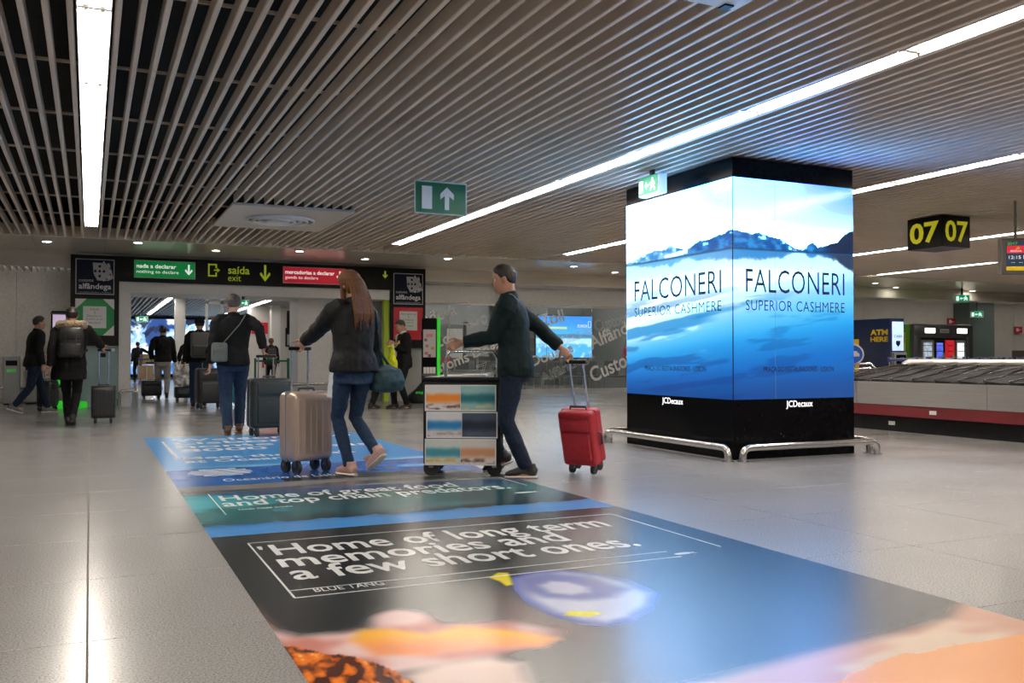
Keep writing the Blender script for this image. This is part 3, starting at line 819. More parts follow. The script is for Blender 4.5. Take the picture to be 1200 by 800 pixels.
def customs_sign(x0, z0, w, h, label):
    r = empty('customs_sign', (x0, BY - .012, z0), 0, label, 'sign', 'navy customs signs')
    MB().box(0, w, 0, .012, 0, h).build('plate', 'sign_navy', r)
    frame_plate(0, 0, w, h, .018, (0, 0, 0), X_, Z_, .003).build('border', 'grey_print', r)
    lettering('customs', 'grey_print', r, (.06, -.003, .255 * h / .72), X_, Z_, .27, .055, bold=.008)
    lettering('alf\u00e2ndega', 'white_print', r, (.06, -.003, .075 * h / .72), X_, Z_, w - .12, .15, bold=.014)
    lettering('autoridade tribut\u00e1ria e aduaneira', 'grey_print', r, (.06, -.003, .035), X_, Z_, w - .12, .022, bold=.006)
    # shield inside an armillary ring
    cx, cz = w * .70, h * .66
    poly_plate([(cx - .19, cz + .17), (cx - .17, cz - .06), (cx - .10, cz - .19), (cx + .10, cz - .19), (cx + .20, cz - .14), (cx + .12, cz + .17)][::-1], (0, 0, 0), X_, Z_, .003).build('shield', 'grey_print', r)
    for dx, dz in ((-.06, 0), (-.06, .10), (-.06, -.10), (-.14, 0), (.02, 0)):
        poly_plate(rect2(cx + dx - .02, cz + dz - .025, .04, .05), (0, -.003, 0), X_, Z_, .002).build('escutcheon', 'sign_navy', r)
    for k_ in range(9):
        a = -1.35 + 2.7 * k_ / 8
        p = (cx - .02 + .17 * math.cos(a), cz + .19 * math.sin(a))
        poly_plate(rect2(p[0] - .014, p[1] - .014, .028, .028), (0, -.003, 0), X_, Z_, .002).build('ring_bead', 'sign_navy' if k_ % 2 else 'white_print', r)
    return r
customs_sign(-.27, 2.29, .72, .72, 'navy customs sign with white shield above the green sign left of the gate')
customs_sign(6.375, 2.25, .72, .72, 'navy customs sign with white shield above the red sign right of the gate')

def big_colour_sign(x0, z0, w, h, m, label, lines, corners):
    r = empty('declaration_sign', (x0, BY - .010, z0), 0, label, 'sign')
    MB().box(0, w, 0, .010, 0, h).build('plate', m, r)
    if corners:
        c = .21
        for tri in ([(0, 0), (c, 0), (0, c)], [(w, 0), (w, c), (w - c, 0)], [(w, h), (w - c, h), (w, h - c)], [(0, h), (0, h - c), (c, h)]):
            poly_plate(tri, (0, 0, 0), X_, Z_, .002).build('corner_patch', 'white_print', r)
    pw, ph = .43, .44
    px, pz = (w - pw) / 2, (h - ph) / 2 + (.0 if corners else .06)
    poly_plate(rect2(px, pz, pw, ph), (0, 0, 0), X_, Z_, .004).build('paper_notice', 'white_print', r)
    for i, (t_, fw) in enumerate(lines):
        lettering(t_, 'dark_grey', r, (px + (pw - fw) / 2, -.005, pz + ph - .08 - .068 * i), X_, Z_, fw, .045, bold=-.01)
    return r
big_colour_sign(-.27, 1.46, .72, .74, 'sign_green', 'green sign with white corners and notice on the gate board, left leg',
                [('Nada', .16), ('a', .03), ('Declarar', .28), ('nothing to', .30), ('declare', .22)], True)
big_colour_sign(6.385, 1.43, .71, .75, 'sign_red', 'red sign with a white paper notice on the gate board, right leg',
                [('Mercadorias', .36), ('a', .03), ('Declarar', .26), ('goods to', .24), ('declare', .22)], False)
mat('lit_print', (.8, .8, .78), .5, emit=.75)
def strip_sign(x0, z0, w, h, m, l1, l2, label, f1, f2):
    r = empty('direction_sign', (x0, BY - .015, z0), 0, label, 'sign', 'coloured strips on the gate board')
    mm = bpy.data.materials.get(m + '_lit') or mat(m + '_lit', MATS[m].node_tree.nodes['Color Ramp'].color_ramp.elements[1].color[:3], .4, var=.02, emit=.28)
    MB().box(0, w, 0, .015, 0, h).build('plate', mm, r)
    frame_plate(0, 0, w, h, .014, (0, 0, 0), X_, Z_, .003).build('border', 'grey_print', r)
    lettering(l1, 'lit_print', r, (.05, -.003, h * .56), X_, Z_, f1 * w, .085, bold=.014)
    lettering(l2, 'lit_print', r, (.05, -.003, h * .22), X_, Z_, f2 * w, .085, bold=-.004)
    poly_plate(arrow2(w - .13, h * .53, .22, .15, .032), (0, 0, 0), X_, Z_, .004).build('arrow', 'lit_print', r)
strip_sign(.82, 2.66, 1.20, .37, 'sign_green', 'nada a declarar', 'nothing to declare', 'green strip sign for nothing to declare on the gate board', .64, .68)
strip_sign(3.85, 2.65, 1.40, .37, 'sign_red', 'mercadorias a declarar', 'goods to declare', 'red strip sign for goods to declare on the gate board', .78, .52)

# ------------------------------------------------------------------ emergency exit signs
mat('exit_green', (.0, .13, .06), .35, var=.04)
mat('exit_lit_green', (.0, .25, .12), .4, var=.1, emit=.7)
mat('exit_lit_white', (.9, 1, .96), .4, emit=.9, ecol=(.8, 1, .93))
hs = empty('exit_board', (3.12, 9.3, 2.54), 0, 'green hanging exit board with white door and upward arrow', 'exit sign')
MB().box(0, .60, 0, .012, 0, .355).build('board', 'exit_green', hs)
mat('exit_border', (.55, .60, .56), .4)
frame_plate(0, 0, .60, .355, .013, (0, 0, 0), X_, Z_, .004).build('border', 'exit_border', hs)
poly_plate(rect2(.085, .055, .115, .245), (0, 0, 0), X_, Z_, .003).build('door_pictogram', 'white_print', hs)
poly_plate([(.37, .30), (.45, .225), (.45, .165), (.395, .205), (.395, .055), (.345, .055), (.345, .205), (.295, .165), (.295, .225)][::-1], (0, 0, 0), X_, Z_, .003).build('arrow', 'white_print', hs)
for x in (.02, .56): MB().cyl((x, .006, .355), (x, .006, .56), .0025, 6).build('hanging_wire', 'steel', hs)

def exit_box(label, loc, rz, w=.42, h=.21, d=.12, stem=.06, group='illuminated exit boxes'):
    """front faces local -Y"""
    r = empty('exit_light_box', loc, rz, label, 'exit sign', group)
    MB().rbox(-w / 2, w / 2, 0, d, 0, h, .015).build('housing', 'white_gloss', r)
    MB().box(-w / 2 + .02, w / 2 - .02, -.004, .002, .02, h - .01).build('lit_face', 'exit_lit_green', r)
    pic = MB()
    q = poly_plate(rect2(-w * .40, h * .18, w * .17, h * .62), (0, -.004, 0), X_, Z_, .003); pic.add(q.v, q.f)
    q = poly_plate([(-w * .16, h * .5), (-w * .06, h * .68), (-w * .06, h * .56), (w * .04, h * .56), (w * .04, h * .44), (-w * .06, h * .44), (-w * .06, h * .32)], (0, -.004, 0), X_, Z_, .003); pic.add(q.v, q.f)
    q = poly_plate(circ2(w * .22, h * .76, h * .085, 12), (0, -.004, 0), X_, Z_, .003); pic.add(q.v, q.f)
    q = poly_plate([(w * .14, h * .64), (w * .30, h * .66), (w * .36, h * .48), (w * .32, h * .46), (w * .28, h * .56), (w * .27, h * .44), (w * .36, h * .32), (w * .34, h * .18), (w * .29, h * .18), (w * .30, h * .30), (w * .21, h * .36), (w * .14, h * .18), (w * .09, h * .20), (w * .15, h * .42), (w * .18, h * .54), (w * .10, h * .48), (w * .07, h * .54)][::-1], (0, -.004, 0), X_, Z_, .003); pic.add(q.v, q.f)
    pic.build('running_pictogram', 'exit_lit_white', r)
    MB().box(-.03, .03, d / 2 - .015, d / 2 + .015, h, h + stem).build('stem', 'dark_grey', r)
    return r
exit_box('small white exit light box under the slats by the advert pillar', (5.40, 8.30, 2.735), R(-90), .40, .21, .11, .07)
exit_box('exit light box under the gate lintel beside the walking man', (3.05, 20.75, 2.13), 0, .26, .15, .08, .08)
exit_box('exit light box hanging far beyond the gate above the big screen', (2.0, 42.0, 2.52), 0, .50, .26, .1, .25)
exit_box('higher of two exit light boxes hanging above the vending machines', (24.3, 19.9, 2.72), R(-40), .42, .22, .1, .42)
exit_box('lower of two exit light boxes hanging above the vending machines', (28.2, 22.5, 2.42), R(-40), .42, .22, .1, .9)
exit_box('exit light box beyond the gate near the counter', (7.5, 36.6, 2.5), 0, .3, .3, .1, .26)

# ------------------------------------------------------------------ air diffuser plate
ac = empty('air_diffuser', (2.45, 13.25, 2.968), 0, 'square ceiling plate with a round ringed air diffuser', 'air diffuser')
mat('plate_paint', (.50, .44, .38), .35, var=.03, scale=2)
MB().box(-.80, .80, -1.06, 1.06, 0, .03).build('plate', 'plate_paint', ac)
for i in range(5):
    r0 = .46 - .085 * i
    MB().torus((0, 0, -.012 - .012 * (i % 2)), r0, .022, 'z', 36, 8).build('ring_vane', 'white_paint', ac, True)
MB().cyl((0, 0, -.002), (0, 0, .002), .45, 32).build('throat', 'dark_grey', ac)
MB().cyl((0, 0, -.035), (0, 0, -.015), .07, 20).build('hub', 'white_paint', ac)
sp = empty('ceiling_panel', (3.06, 4.22, 2.985), 0, 'pale square panel flush with the slats at the top edge', 'ceiling panel')
MB().box(-.26, .26, -.5, .0, 0, .03).build('plate', 'white_gloss', sp)
MB().box(.16, .22, -.06, .004, -.01, .0).build('latch', 'black_paint', sp)

# ------------------------------------------------------------------ carousel number sign and flight screen
s07 = empty('carousel_number_sign', (10.75, 9.12, 2.555), 0, 'black boxed hanging sign with yellow carousel number 07', 'number sign')
MB().rbox(0, .56, 0, .60, 0, .44, .008, 1).build('box', 'black_paint', s07)
mat('sign_yellow', (.62, .58, .02), .5, var=.03, emit=.35)
lettering('07', 'sign_yellow', s07, (-.004, .55, .07), NY_, Z_, .50, .30, bold=.03)
lettering('07', 'sign_yellow', s07, (.06, -.004, .07), X_, Z_, .45, .30, bold=.02)
for x, y in ((.1, .1), (.46, .5)): MB().cyl((x, y, .44), (x, y, .56), .012, 8).build('hanger', 'steel', s07)

fs = empty('flight_screen', (10.50, 8.02, 2.06), R(-28), 'grey framed arrivals screen hanging at the right edge', 'screen')
mat('screen_frame', (.20, .18, .16), .4)
MB().rbox(0, .95, 0, .10, 0, .46, .01, 1).build('frame', 'screen_frame', fs)
mat('screen_dark', (.02, .035, .06), .2, emit=.9, var=.15, scale=3)
MB().box(.06, .90, -.004, .002, .05, .42).build('display', 'screen_dark', fs)
mat('screen_red', (.70, .03, .05), .3, emit=.6); mat('screen_yellow', (.75, .50, .02), .3, emit=.5); mat('screen_green', (.08, .35, .04), .3, emit=.5); mat('screen_white', (.8, .8, .8), .3, emit=.6)
MB().box(.07, .32, -.007, -.004, .27, .365).build('airline_tile', 'screen_red', fs)
MB().box(.06, .90, -.007, -.004, .05, .10).build('footer_bar', 'screen_yellow', fs)
lettering('2047', 'screen_green', fs, (.07, -.008, .375), X_, Z_, .13, .035, bold=.02)
lettering('IBERIA', 'screen_white', fs, (.11, -.010, .285), X_, Z_, .14, .022, bold=.01)
poly_plate([(.17, .315), (.23, .325), (.21, .355), (.19, .335)], (0, -.009, 0), X_, Z_, .002).build('airline_mark', 'screen_yellow', fs)
lettering('12:15', 'screen_white', fs, (.09, -.008, .195), X_, Z_, .15, .042, bold=.01)
lettering('Madrid', 'screen_white', fs, (.27, -.008, .195), X_, Z_, .24, .05, bold=.01)
lettering('--  --   14:', 'screen_white', fs, (.12, -.008, .14), X_, Z_, .30, .03, bold=.0)
for x in (.2, .75): MB().cyl((x, .05, .46), (x, .05, 1.05), .018, 10).build('hanger', 'screen_frame', fs)

# ------------------------------------------------------------------ glass partition with multilingual lettering
gp = empty('glass_partition', (0, 23.30, 0), 0, 'glass partition covered in slanted customs words in several languages', 'glass partition')
for i in range(6):
    x0 = 7.36 + i * 1.47
    MB().box(x0, x0 + 1.462, 0, .012, .12, 2.47).build('pane', 'glass_pane', gp)
    MB().box(x0 + 1.462, x0 + 1.47, -.004, .016, .12, 2.47).build('joint_strip', 'steel', gp)
MB().box(7.3, 16.2, -.03, .04, 2.44, 2.50).build('top_channel', 'steel', gp)
mat('frost', (.74, .73, .70), .6, var=.05)
mat('frost_line', (.66, .66, .63), .6, var=.05)
def glass_word(t_, x, z, w, ang=18, out=False, h=None):
    a = R(ang); ux = (math.cos(a), 0, math.sin(a)); uy = (-math.sin(a), 0, math.cos(a))
    lettering(t_, 'frost_line' if out else 'frost', gp, (x, -.012, z), ux, uy, w, h, bold=0 if out else .02, outline=.012 if out else 0, name='frosted_word')
# world x from pixel x: measured on the plane of the glass
glass_word('Alf\u00e2ndega', 7.42, 1.55, 1.75, 18, h=.42)
glass_word('Zoll', 8.35, 1.22, .80, 20, h=.33)
glass_word('Douane', 9.45, 1.85, 1.35, 14, True, .34)
glass_word('Customs', 8.05, .42, 1.45, 20, h=.30)
glass_word('Dogana', 9.55, .92, 1.3, 18, h=.34)
glass_word('Zoll', 9.70, .42, .85, 20, True, .38)
glass_word('Alf\u00e2ndega', 9.95, .16, 1.2, 20, h=.26)
glass_word('Zoll', 11.55, 1.86, .82, 14, h=.36)
glass_word('Douane', 11.62, 1.18, 1.70, 17, True, .36)
glass_word('Douane', 11.30, .75, 1.40, 18, h=.30)
glass_word('Alf\u00e2ndega', 11.65, .18, 1.85, 24, True, .38)
glass_word('Customs', 13.35, 1.75, 1.3, 14, True, .36)
glass_word('Alf\u00e2ndega', 13.25, 1.12, 2.1, 22, h=.52)
glass_word('Customs', 13.25, .28, 1.9, 22, h=.45)
# behind the glass: blue screen, shelves, dark seats
attr_mat('office_screen', emit=1.4, rough=.2)
os_ = empty('wall_screen', (12.55, 25.6, 1.02), 0, 'wide blue coastal picture screen behind the glass partition', 'screen')
def sea(U, V):
    o = mixc(rgb(70, 170, 235), rgb(40, 130, 215), sst(.5, 1, V))
    o = over(o, rgb(190, 230, 250), sst(.55, .35, np.abs(V - .42) * 5) * .8)
    o = over(o, rgb(60, 110, 150), (np.abs(V - .5 - .03 * fbm(U * 8, V * 0, 3)) < .045) * .8)
    o = over(o, rgb(235, 245, 250), sst(.5, .7, fbm(U * 18, V * 14, 3)) * (V < .38) * .7)
    o = over(o, rgb(220, 225, 120), ((np.abs(V - .72) < .03) & (U > .1) & (U < .55)) * .8)
    return o
MB().box(-.03, 2.03, .005, .08, -.03, 1.33).build('case', 'black_paint', os_)
picture('display', sea, 60, 40, (0, 0, 0), X_, Z_, 2.0, 1.3, 'office_screen', os_)
lettering('ZURICH', 'screen_white', os_, (1.45, -.004, .95), X_, Z_, .35, .09, bold=.02)
frame_plate(1.84, .95, .11, .2, .015, (0, -.003, 0), X_, Z_, .003).build('logo_frame', 'screen_white', os_)
for i in range(9):
    x = 9.1 + .74 * i
    r = empty('waiting_seat', (x, 25.0 + .1 * (i % 2), 0), 0, 'dark seat behind the glass partition, %s from the left' % ORD[i], 'seat', 'dark seats behind the glass')
    MB().rbox(-.25, .25, -.22, .22, .40, .46, .02).build('seat', 'dark_grey', r)
    MB().rbox(-.25, .25, .20, .25, .46, .92, .02).build('backrest', 'dark_grey', r)
    for sx in (-.22, .22):
        for sy in (-.18, .18): MB().cyl((sx, sy, 0), (sx, sy, .41), .014, 6).build('leg', 'steel', r)
sh = empty('office_shelf', (12.6, 28.7, 0), 0, 'dark shelving along the back wall behind the glass', 'shelf')
for k_ in range(6): MB().box(-3.4, 3.4, -.2, .2, .02 + .42 * k_, .05 + .42 * k_).build('shelf_board', 'mid_grey', sh)
for k_ in range(7): MB().box(-3.4 + 1.13 * k_ - .02, -3.4 + 1.13 * k_ + .02, -.2, .2, 0, 2.2).build('upright', 'dark_grey', sh)
for i, (x, z, w, h, c, lb) in enumerate(((9.15, 1.0, .5, .85, 'white_print', 'white poster behind the glass beside the kiosk'), (9.0, .75, .3, .3, 'sign_red', 'small red poster behind the glass beside the kiosk'),
                                         (9.75, 1.05, .7, .9, 'grey_print', 'pale grey poster behind the glass left of the man'), (14.95, .92, .25, .42, 'sign_red', 'small red poster behind the glass right of the blue screen'))):
    r = empty('poster', (x, 24.4, z), 0, lb, 'poster')
    MB().box(0, w, 0, .012, 0, h).build('sheet', c, r)
    MB().box(w * .45, w * .55, .012, .03, -z, h).build('stand', 'steel', r)
    frame_plate(0, 0, w, h, .012, (0, 0, 0), X_, Z_, .004).build('frame', 'steel', r)
cn = empty('office_counter', (9.9, 24.6, 0), 0, 'low grey counter with yellow label behind the glass partition', 'counter')
MB().rbox(-.7, .7, -.2, .2, 0, .62, .02).build('body', 'panel_grey', cn)
MB().box(-.72, .72, -.24, .24, .62, .66).build('worktop', 'mid_grey', cn)
MB().box(-.2, .15, -.204, -.2, .3, .48).build('label_plate', 'lime', cn)

# ------------------------------------------------------------------ baggage carousel
car = empty('baggage_carousel', (0, 0, 0), 0, 'long baggage carousel with slanted black plates, steel skirt and red band', 'baggage carousel')
CX, CY, CR = 11.40, 9.90, 1.45        # centre of the rounded end; straight sides run toward -Y
def stadium(r, n=20, y0=-2.0):
    pts = [(CX - r, y0), (CX - r, CY)]
    for i in range(1, n): a = math.pi - math.pi * i / n; pts.append((CX + r * math.cos(a), CY + r * math.sin(a)))
    pts += [(CX + r, CY), (CX + r, y0)]
    return pts
def skirt(r0, r1, z0, z1, m, name):
    a = stadium(r0); b = stadium(r1); n = len(a); mb = MB()
    vs = [(x, y, z0) for x, y in a] + [(x, y, z1) for x, y in b]
    fs = [(i, i + 1, n + i + 1, n + i)[::-1] for i in range(n - 1)]
    mb.add(vs, fs); mb.add([(x, y, z0) for x, y in a], [tuple(range(n))]); mb.add([(x, y, z1) for x, y in b], [tuple(range(n))])
    return mb.build(name, m, car)
mat('carousel_red', (.13, .008, .012), .45, var=.1)
skirt(CR - .08, CR - .08, 0, .215, 'black_paint', 'plinth')
skirt(CR, CR, .215, .36, 'carousel_red', 'red_band')
skirt(CR - .005, CR - .01, .36, .40, 'dark_grey', 'shadow_gap')
# steel skirt sheets
sk = []
yy = CY
while yy > -2: sk.append((yy - 2.1, yy)); yy -= 2.1
for (a, b) in sk:
    MB().box(CX - CR - .012, CX - CR + .01, a + .004, b - .004, .365, .675).build('skirt_sheet', 'brushed', car)
for k_ in range(5):
    a0, a1 = math.pi - math.pi * k_ / 5, math.pi - math.pi * (k_ + 1) / 5
    mb = MB(); n_ = 6
    for z in (.365, .675):
        for i in range(n_ + 1):
            a = a0 + (a1 - a0) * (i + .02) / (n_ + .04); mb.v.append((CX + (CR + .012) * math.cos(a), CY + (CR + .012) * math.sin(a), z))
    mb.f += [(i + 1, i, n_ + 1 + i, n_ + 2 + i) for i in range(n_)]
    mb.build('skirt_sheet', 'brushed', car)
skirt(CR + .012, CR - .05, .66, .69, 'steel', 'rim')
# sloped deck under the plates
skirt(CR - .05, .30, .66, .90, 'black_paint', 'deck')
mat('plate_rubber', (.022, .022, .024), .6, var=.25, scale=14, spec=.12)
# overlapping crescent plates: slanted on the straight run, fanned round the end
def plate(p_out0, p_out1, p_in0, p_in1):
    mb = MB(); zo, zi = .692, .885
    lift = .022
    vs = [(*p_out0, zo + lift), (*p_out1, zo), (*p_in1, zi), (*p_in0, zi + lift)]
    vs += [(x, y, z - .012) for x, y, z in vs]
    mb.add(vs, [(0, 1, 2, 3), (7, 6, 5, 4), (0, 4, 5, 1), (1, 5, 6, 2), (2, 6, 7, 3), (3, 7, 4, 0)])
    po = mb.build('belt_plate', 'plate_rubber', car)
    a, b = Vector(vs[0]), Vector(vs[3])
    MB().loft([a + Vector((0, 0, .004)), b + Vector((0, 0, .004))], [.007, .007], 6).build('edge_lip', 'steel', po)
ro, ri = CR - .04, .42
P_, SL = .36, -.12
y = 5.0
while y < CY - .2:
    plate((CX - ro, y + P_ + .02), (CX - ro, y), (CX - ri, y - SL), (CX - ri, y + P_ + .02 - SL))
    y += P_
N_ = 13; tw = -.10
for i in range(N_):
    a0 = math.pi - math.pi * i / N_; a1 = math.pi - math.pi * (i + 1) / N_ - .01
    f = lambda r, a: (CX + r * math.cos(a), CY + r * math.sin(a))
    plate(f(ro, a1), f(ro, a0), f(ri, a0 + tw), f(ri, a1 + tw))
# steel spine along the middle
sp_ = MB(); secs = []
ys = [4.0] + [CY] + [CY + .40 * math.sin(t) for t in np.linspace(.2, math.pi / 2, 6)]
ws = [.40, .40] + [max(.03, .40 * math.cos(t)) for t in np.linspace(.2, math.pi / 2, 6)]
sp_.loft([(CX, y, .90) for y in ys], [(w_, .085) for w_ in ws], 14, up=(0, 0, 1))
sp_.build('centre_spine', 'brushed', car, True)
for (yy_, z_) in ((8.6, .29), (9.35, .11)):
    MB().box(CX - CR - .014 if z_ > .2 else CX - CR + .066, CX - CR if z_ > .2 else CX - CR + .08, yy_ - .05, yy_ + .05, z_ - .025, z_ + .025).build('number_label', 'white_print', car)

# ------------------------------------------------------------------ row of parked baggage trolleys behind the carousel
mat('trolley_blue', (.015, .03, .12), .4, var=.1)
def trolley_proto():
    r = empty('baggage_trolley', (0, 0, 0), 0, 'x', 'baggage trolley', 'parked blue-handled trolleys behind the carousel')
    MB().loft([(-.30, 0, .97), (.30, 0, .97)], [.03, .03], 8).build('handle', 'trolley_blue', r, True)
    for s in (-.27, .27):
        MB().loft([(s, 0, .96), (s, .06, .6), (s, .12, .16)], .014, 6).build('upright', 'steel', r)
        MB().rbox(s - .03, s + .03, -.04, .05, .92, 1.02, .012).build('grip_end', 'trolley_blue', r)
    MB().box(-.28, .28, .1, .85, .14, .17).build('platform', 'steel', r)
    for x, y in ((-.25, .15), (.25, .15), (0, .82)): MB().cyl((x - .015, y, .06), (x + .015, y, .06), .06, 12).build('wheel', 'rubber', r)
    return r
tp = trolley_proto()
for i in range(13):
    o = tp if i == 0 else copy_tree(tp)
    o.location = (14.9 + .36 * i, 13.6, .02); o.rotation_euler = (0, 0, R(-65))
    o.location.z = 0
    o['label'] = 'parked baggage trolley with blue handle behind the carousel, %s from the left' % ORD[i]

# ------------------------------------------------------------------ cash machine, vending block and signs behind the carousel
mat('atm_blue', (.004, .012, .06), .35, var=.08)
mat('atm_yellow', (.80, .50, .0), .4, var=.03)
atm = empty('cash_machine', (17.5, 16.35, 0), 0, 'dark blue cash machine booth with yellow lettering', 'cash machine')
MB().rbox(0, .46, 0, 1.5, 0, 1.96, .01, 1).build('booth', 'atm_blue', atm)
lettering('ATM', 'atm_yellow', atm, (-.004, .62, 1.56), NY_, Z_, .55, .14, bold=.04)
lettering('HERE', 'atm_yellow', atm, (-.004, .62, 1.40), NY_, Z_, .55, .12, bold=.04)
mat('atm_screen', (.45, .62, .9), .3, emit=.9, var=.1, scale=6)
MB().box(.06, .42, -.012, 0, 1.18, 1.88).build('advert_screen', 'atm_screen', atm)
lettering('CASH', 'atm_blue', atm, (.11, -.016, 1.50), X_, Z_, .26, .06, bold=.02)
poly_plate([(.24, 1.27), (.31, 1.34), (.31, 1.42), (.17, 1.42), (.17, 1.34)], (0, -.013, 0), X_, Z_, .003).build('shield_mark', 'atm_blue', atm)
MB().rbox(.03, .44, -.10, .02, .62, 1.14, .02).build('console', 'mid_grey', atm)
MB().box(.08, .39, -.115, -.10, .86, 1.08).build('monitor', 'black_gloss', atm)
mat('led_green', (.0, .6, .2), .4, emit=1.5)
MB().box(.30, .37, -.118, -.10, .74, .78).build('card_slot', 'led_green', atm)

rs = empty('round_sign', (16.55, 16.6, 0), R(-45), 'round blue sign with white vehicle symbol on a yellow panel', 'sign')
MB().box(-.14, .14, 0, .05, .5, 1.45).build('panel', 'atm_yellow', rs)
mat('sign_blue', (.01, .06, .30), .4, emit=.3)
MB().cyl((0, -.01, 1.09), (0, -.03, 1.09), .24, 28).build('disc', 'sign_blue', rs)
MB().torus((0, -.03, 1.09), .235, .018, 'y', 28, 6).build('ring', 'white_print', rs, True)
poly_plate([(-.15, 1.04), (.15, 1.04), (.15, 1.10), (.08, 1.17), (-.08, 1.17), (-.15, 1.10)], (0, -.03, 0), X_, Z_, .004).build('vehicle_symbol', 'white_print', rs)
lettering('way', 'sign_blue', rs, (.05, -.003, .58), Z_, NX_, .3, .12, bold=.02)
MB().cyl((0, .025, 0), (0, .025, .5), .03, 10).build('post', 'steel', rs)
MB().cyl((0, .025, 0), (0, .025, .02), .18, 20).build('foot', 'steel', rs)

db = empty('info_board', (15.35, 16.0, 0), R(-45), 'dark green information board in a rounded steel frame', 'information board')
mat('board_green', (.012, .035, .03), .3, var=.2)
MB().box(-.30, .30, 0, .03, 1.30, 1.92).build('panel', 'board_green', db)
MB().loft([(-.32, .015, 0), (-.32, .015, 1.9), (-.28, .015, 1.96), (.28, .015, 1.96), (.32, .015, 1.9), (.32, .015, 0)], .018, 8, up=(0, 1, 0)).build('frame', 'steel', db, True)
lettering('money', 'grey_print', db, (-.2, -.003, 1.78), X_, Z_, .42, .07)
lettering('buy sell\ncash', 'sign_green', db, (-.2, -.003, 1.45), X_, Z_, .4, .2)

vm = empty('vending_block', (21.25, 19.0, 0), 0, 'green and charcoal vending block with four lit machines', 'vending machines')
mat('vend_green', (.08, .30, .01), .4, var=.05); mat('charcoal', (.045, .05, .055), .4, var=.06)
MB().rbox(-.02, 2.45, .14, 1.2, 0, 1.98, .05).build('surround', 'vend_green', vm)
fr = MB()
fr.rbox(0, .30, 0, .16, 0, 1.98, .06); fr.rbox(2.12, 2.42, 0, .16, 0, 1.98, .06); fr.rbox(0, 2.42, -.01, .16, 1.58, 1.98, .08)
fr.build('front_frame', 'charcoal', vm, True)
mat('lamp_panel', (1, .95, .85), .4, emit=3.0, ecol=(1, .93, .8))
for x in (.42, 1.72): MB().box(x, x + .40, -.016, -.01, 1.72, 1.86).build('lamp_panel', 'lamp_panel', vm)
MB().box(1.02, 1.38, -.016, -.01, 1.73, 1.84).build('name_plate', 'grey_print', vm)
lettering('snacks', 'black_print', vm, (1.06, -.019, 1.76), X_, Z_, .28, .05, bold=.02)
mat('vend_glass', (.35, .42, .5), .15, emit=.8, var=.5, scale=9); mat('vend_blue', (.10, .14, .7), .2, emit=.9, var=.4, scale=6)
mat('vend_red', (.6, .02, .03), .3, emit=.5, var=.15, scale=5); mat('vend_white', (.75, .85, .95), .2, emit=1.2, var=.25, scale=7)
MB().box(.30, 2.12, .10, .15, 0, 1.6).build('recess', 'black_paint', vm)
for (x0, x1, m_) in ((.32, .80, 'vend_glass'), (.84, 1.24, 'vend_blue'), (1.28, 1.62, 'vend_red'), (1.68, 2.10, 'vend_white')):
    c_ = MB().rbox(x0, x1, 0, .1, .05, 1.52, .012, 1).build('machine', 'mid_grey' if 'glass' in m_ or 'white' in m_ else ('black_paint' if 'blue' in m_ else 'vend_red'), vm)
    MB().box(x0 + .05, x1 - .10, -.006, 0, .55, 1.44).build('display_window', m_, c_)
    MB().box(x1 - .08, x1 - .03, -.006, 0, .9, 1.15).build('keypad', 'lime', c_)
    for z in np.linspace(.7, 1.35, 5): MB().box(x0 + .05, x1 - .10, -.012, -.006, z, z + .02).build('shelf_edge', 'dark_grey', c_)
ys_ = empty('yellow_column', (20.2, 18.6, 0), 0, 'yellow advertising column between the cash machine and vending block', 'advert column')
MB().rbox(0, .28, 0, .2, 0, 1.72, .02).build('column', 'atm_yellow', ys_)
mat('column_print', (.75, .12, .02), .4, var=.6, scale=7)
MB().cyl((.14, 0, 1.12), (.14, -.01, 1.12), .12, 20).build('round_print', 'sign_blue', ys_)
MB().box(.04, .24, -.008, 0, 1.4, 1.62).build('photo_print', 'column_print', ys_)
for i, (x, z, lb) in enumerate(((27.7, 2.18, 'red fire point sign above the vending block'), (31.2, 1.93, 'red fire point sign on the pale wall right of the column'))):
    r = empty('fire_sign', (x, 23.3, z), 0, lb, 'fire sign', 'red fire point signs')
    MB().box(0, .42, 0, .02, 0, .24).build('plate', 'sign_red', r)
    poly_plate([(.08, .06), (.2, .06), (.2, .10), (.34, .12), (.2, .14), (.2, .18), (.08, .18)], (0, 0, 0), X_, Z_, .003).build('pictogram', 'white_print', r)
    MB().box(.18, .24, .02, .10, .08, .16).build('bracket', 'steel', r)
mat('tan_panel', (.25, .20, .17), .4)
lb_ = empty('tan_locker', (30.6, 22.4, 0), 0, 'tan cabinet behind the carousel at the right edge', 'cabinet')
MB().rbox(0, 2.4, 0, .6, 0, 1.28, .02).build('body', 'tan_panel', lb_)
MB().box(1.19, 1.21, -.003, 0, .05, 1.24).build('door_gap', 'black_paint', lb_)
MB().box(1.10, 1.14, -.03, 0, .6, .8).build('handle', 'steel', lb_)
# tubular stand at the carousel end
ts = empty('tube_stand', (14.2, 14.2, 0), R(-45), 'curved steel tube stand seen past the pillar behind the carousel end', 'stand')
MB().loft([(-.4, 0, 0), (-.4, 0, .75), (-.3, 0, .85), (.3, 0, .90), (.4, 0, .80), (.4, 0, 0)], .022, 8, up=(0, 1, 0)).build('hoop', 'steel', ts, True)
MB().loft([(-.4, .3, 0), (-.4, .3, .65), (-.3, .3, .75), (.3, .3, .80), (.4, .3, .7), (.4, .3, 0)], .022, 8, up=(0, 1, 0)).build('hoop', 'steel', ts, True)

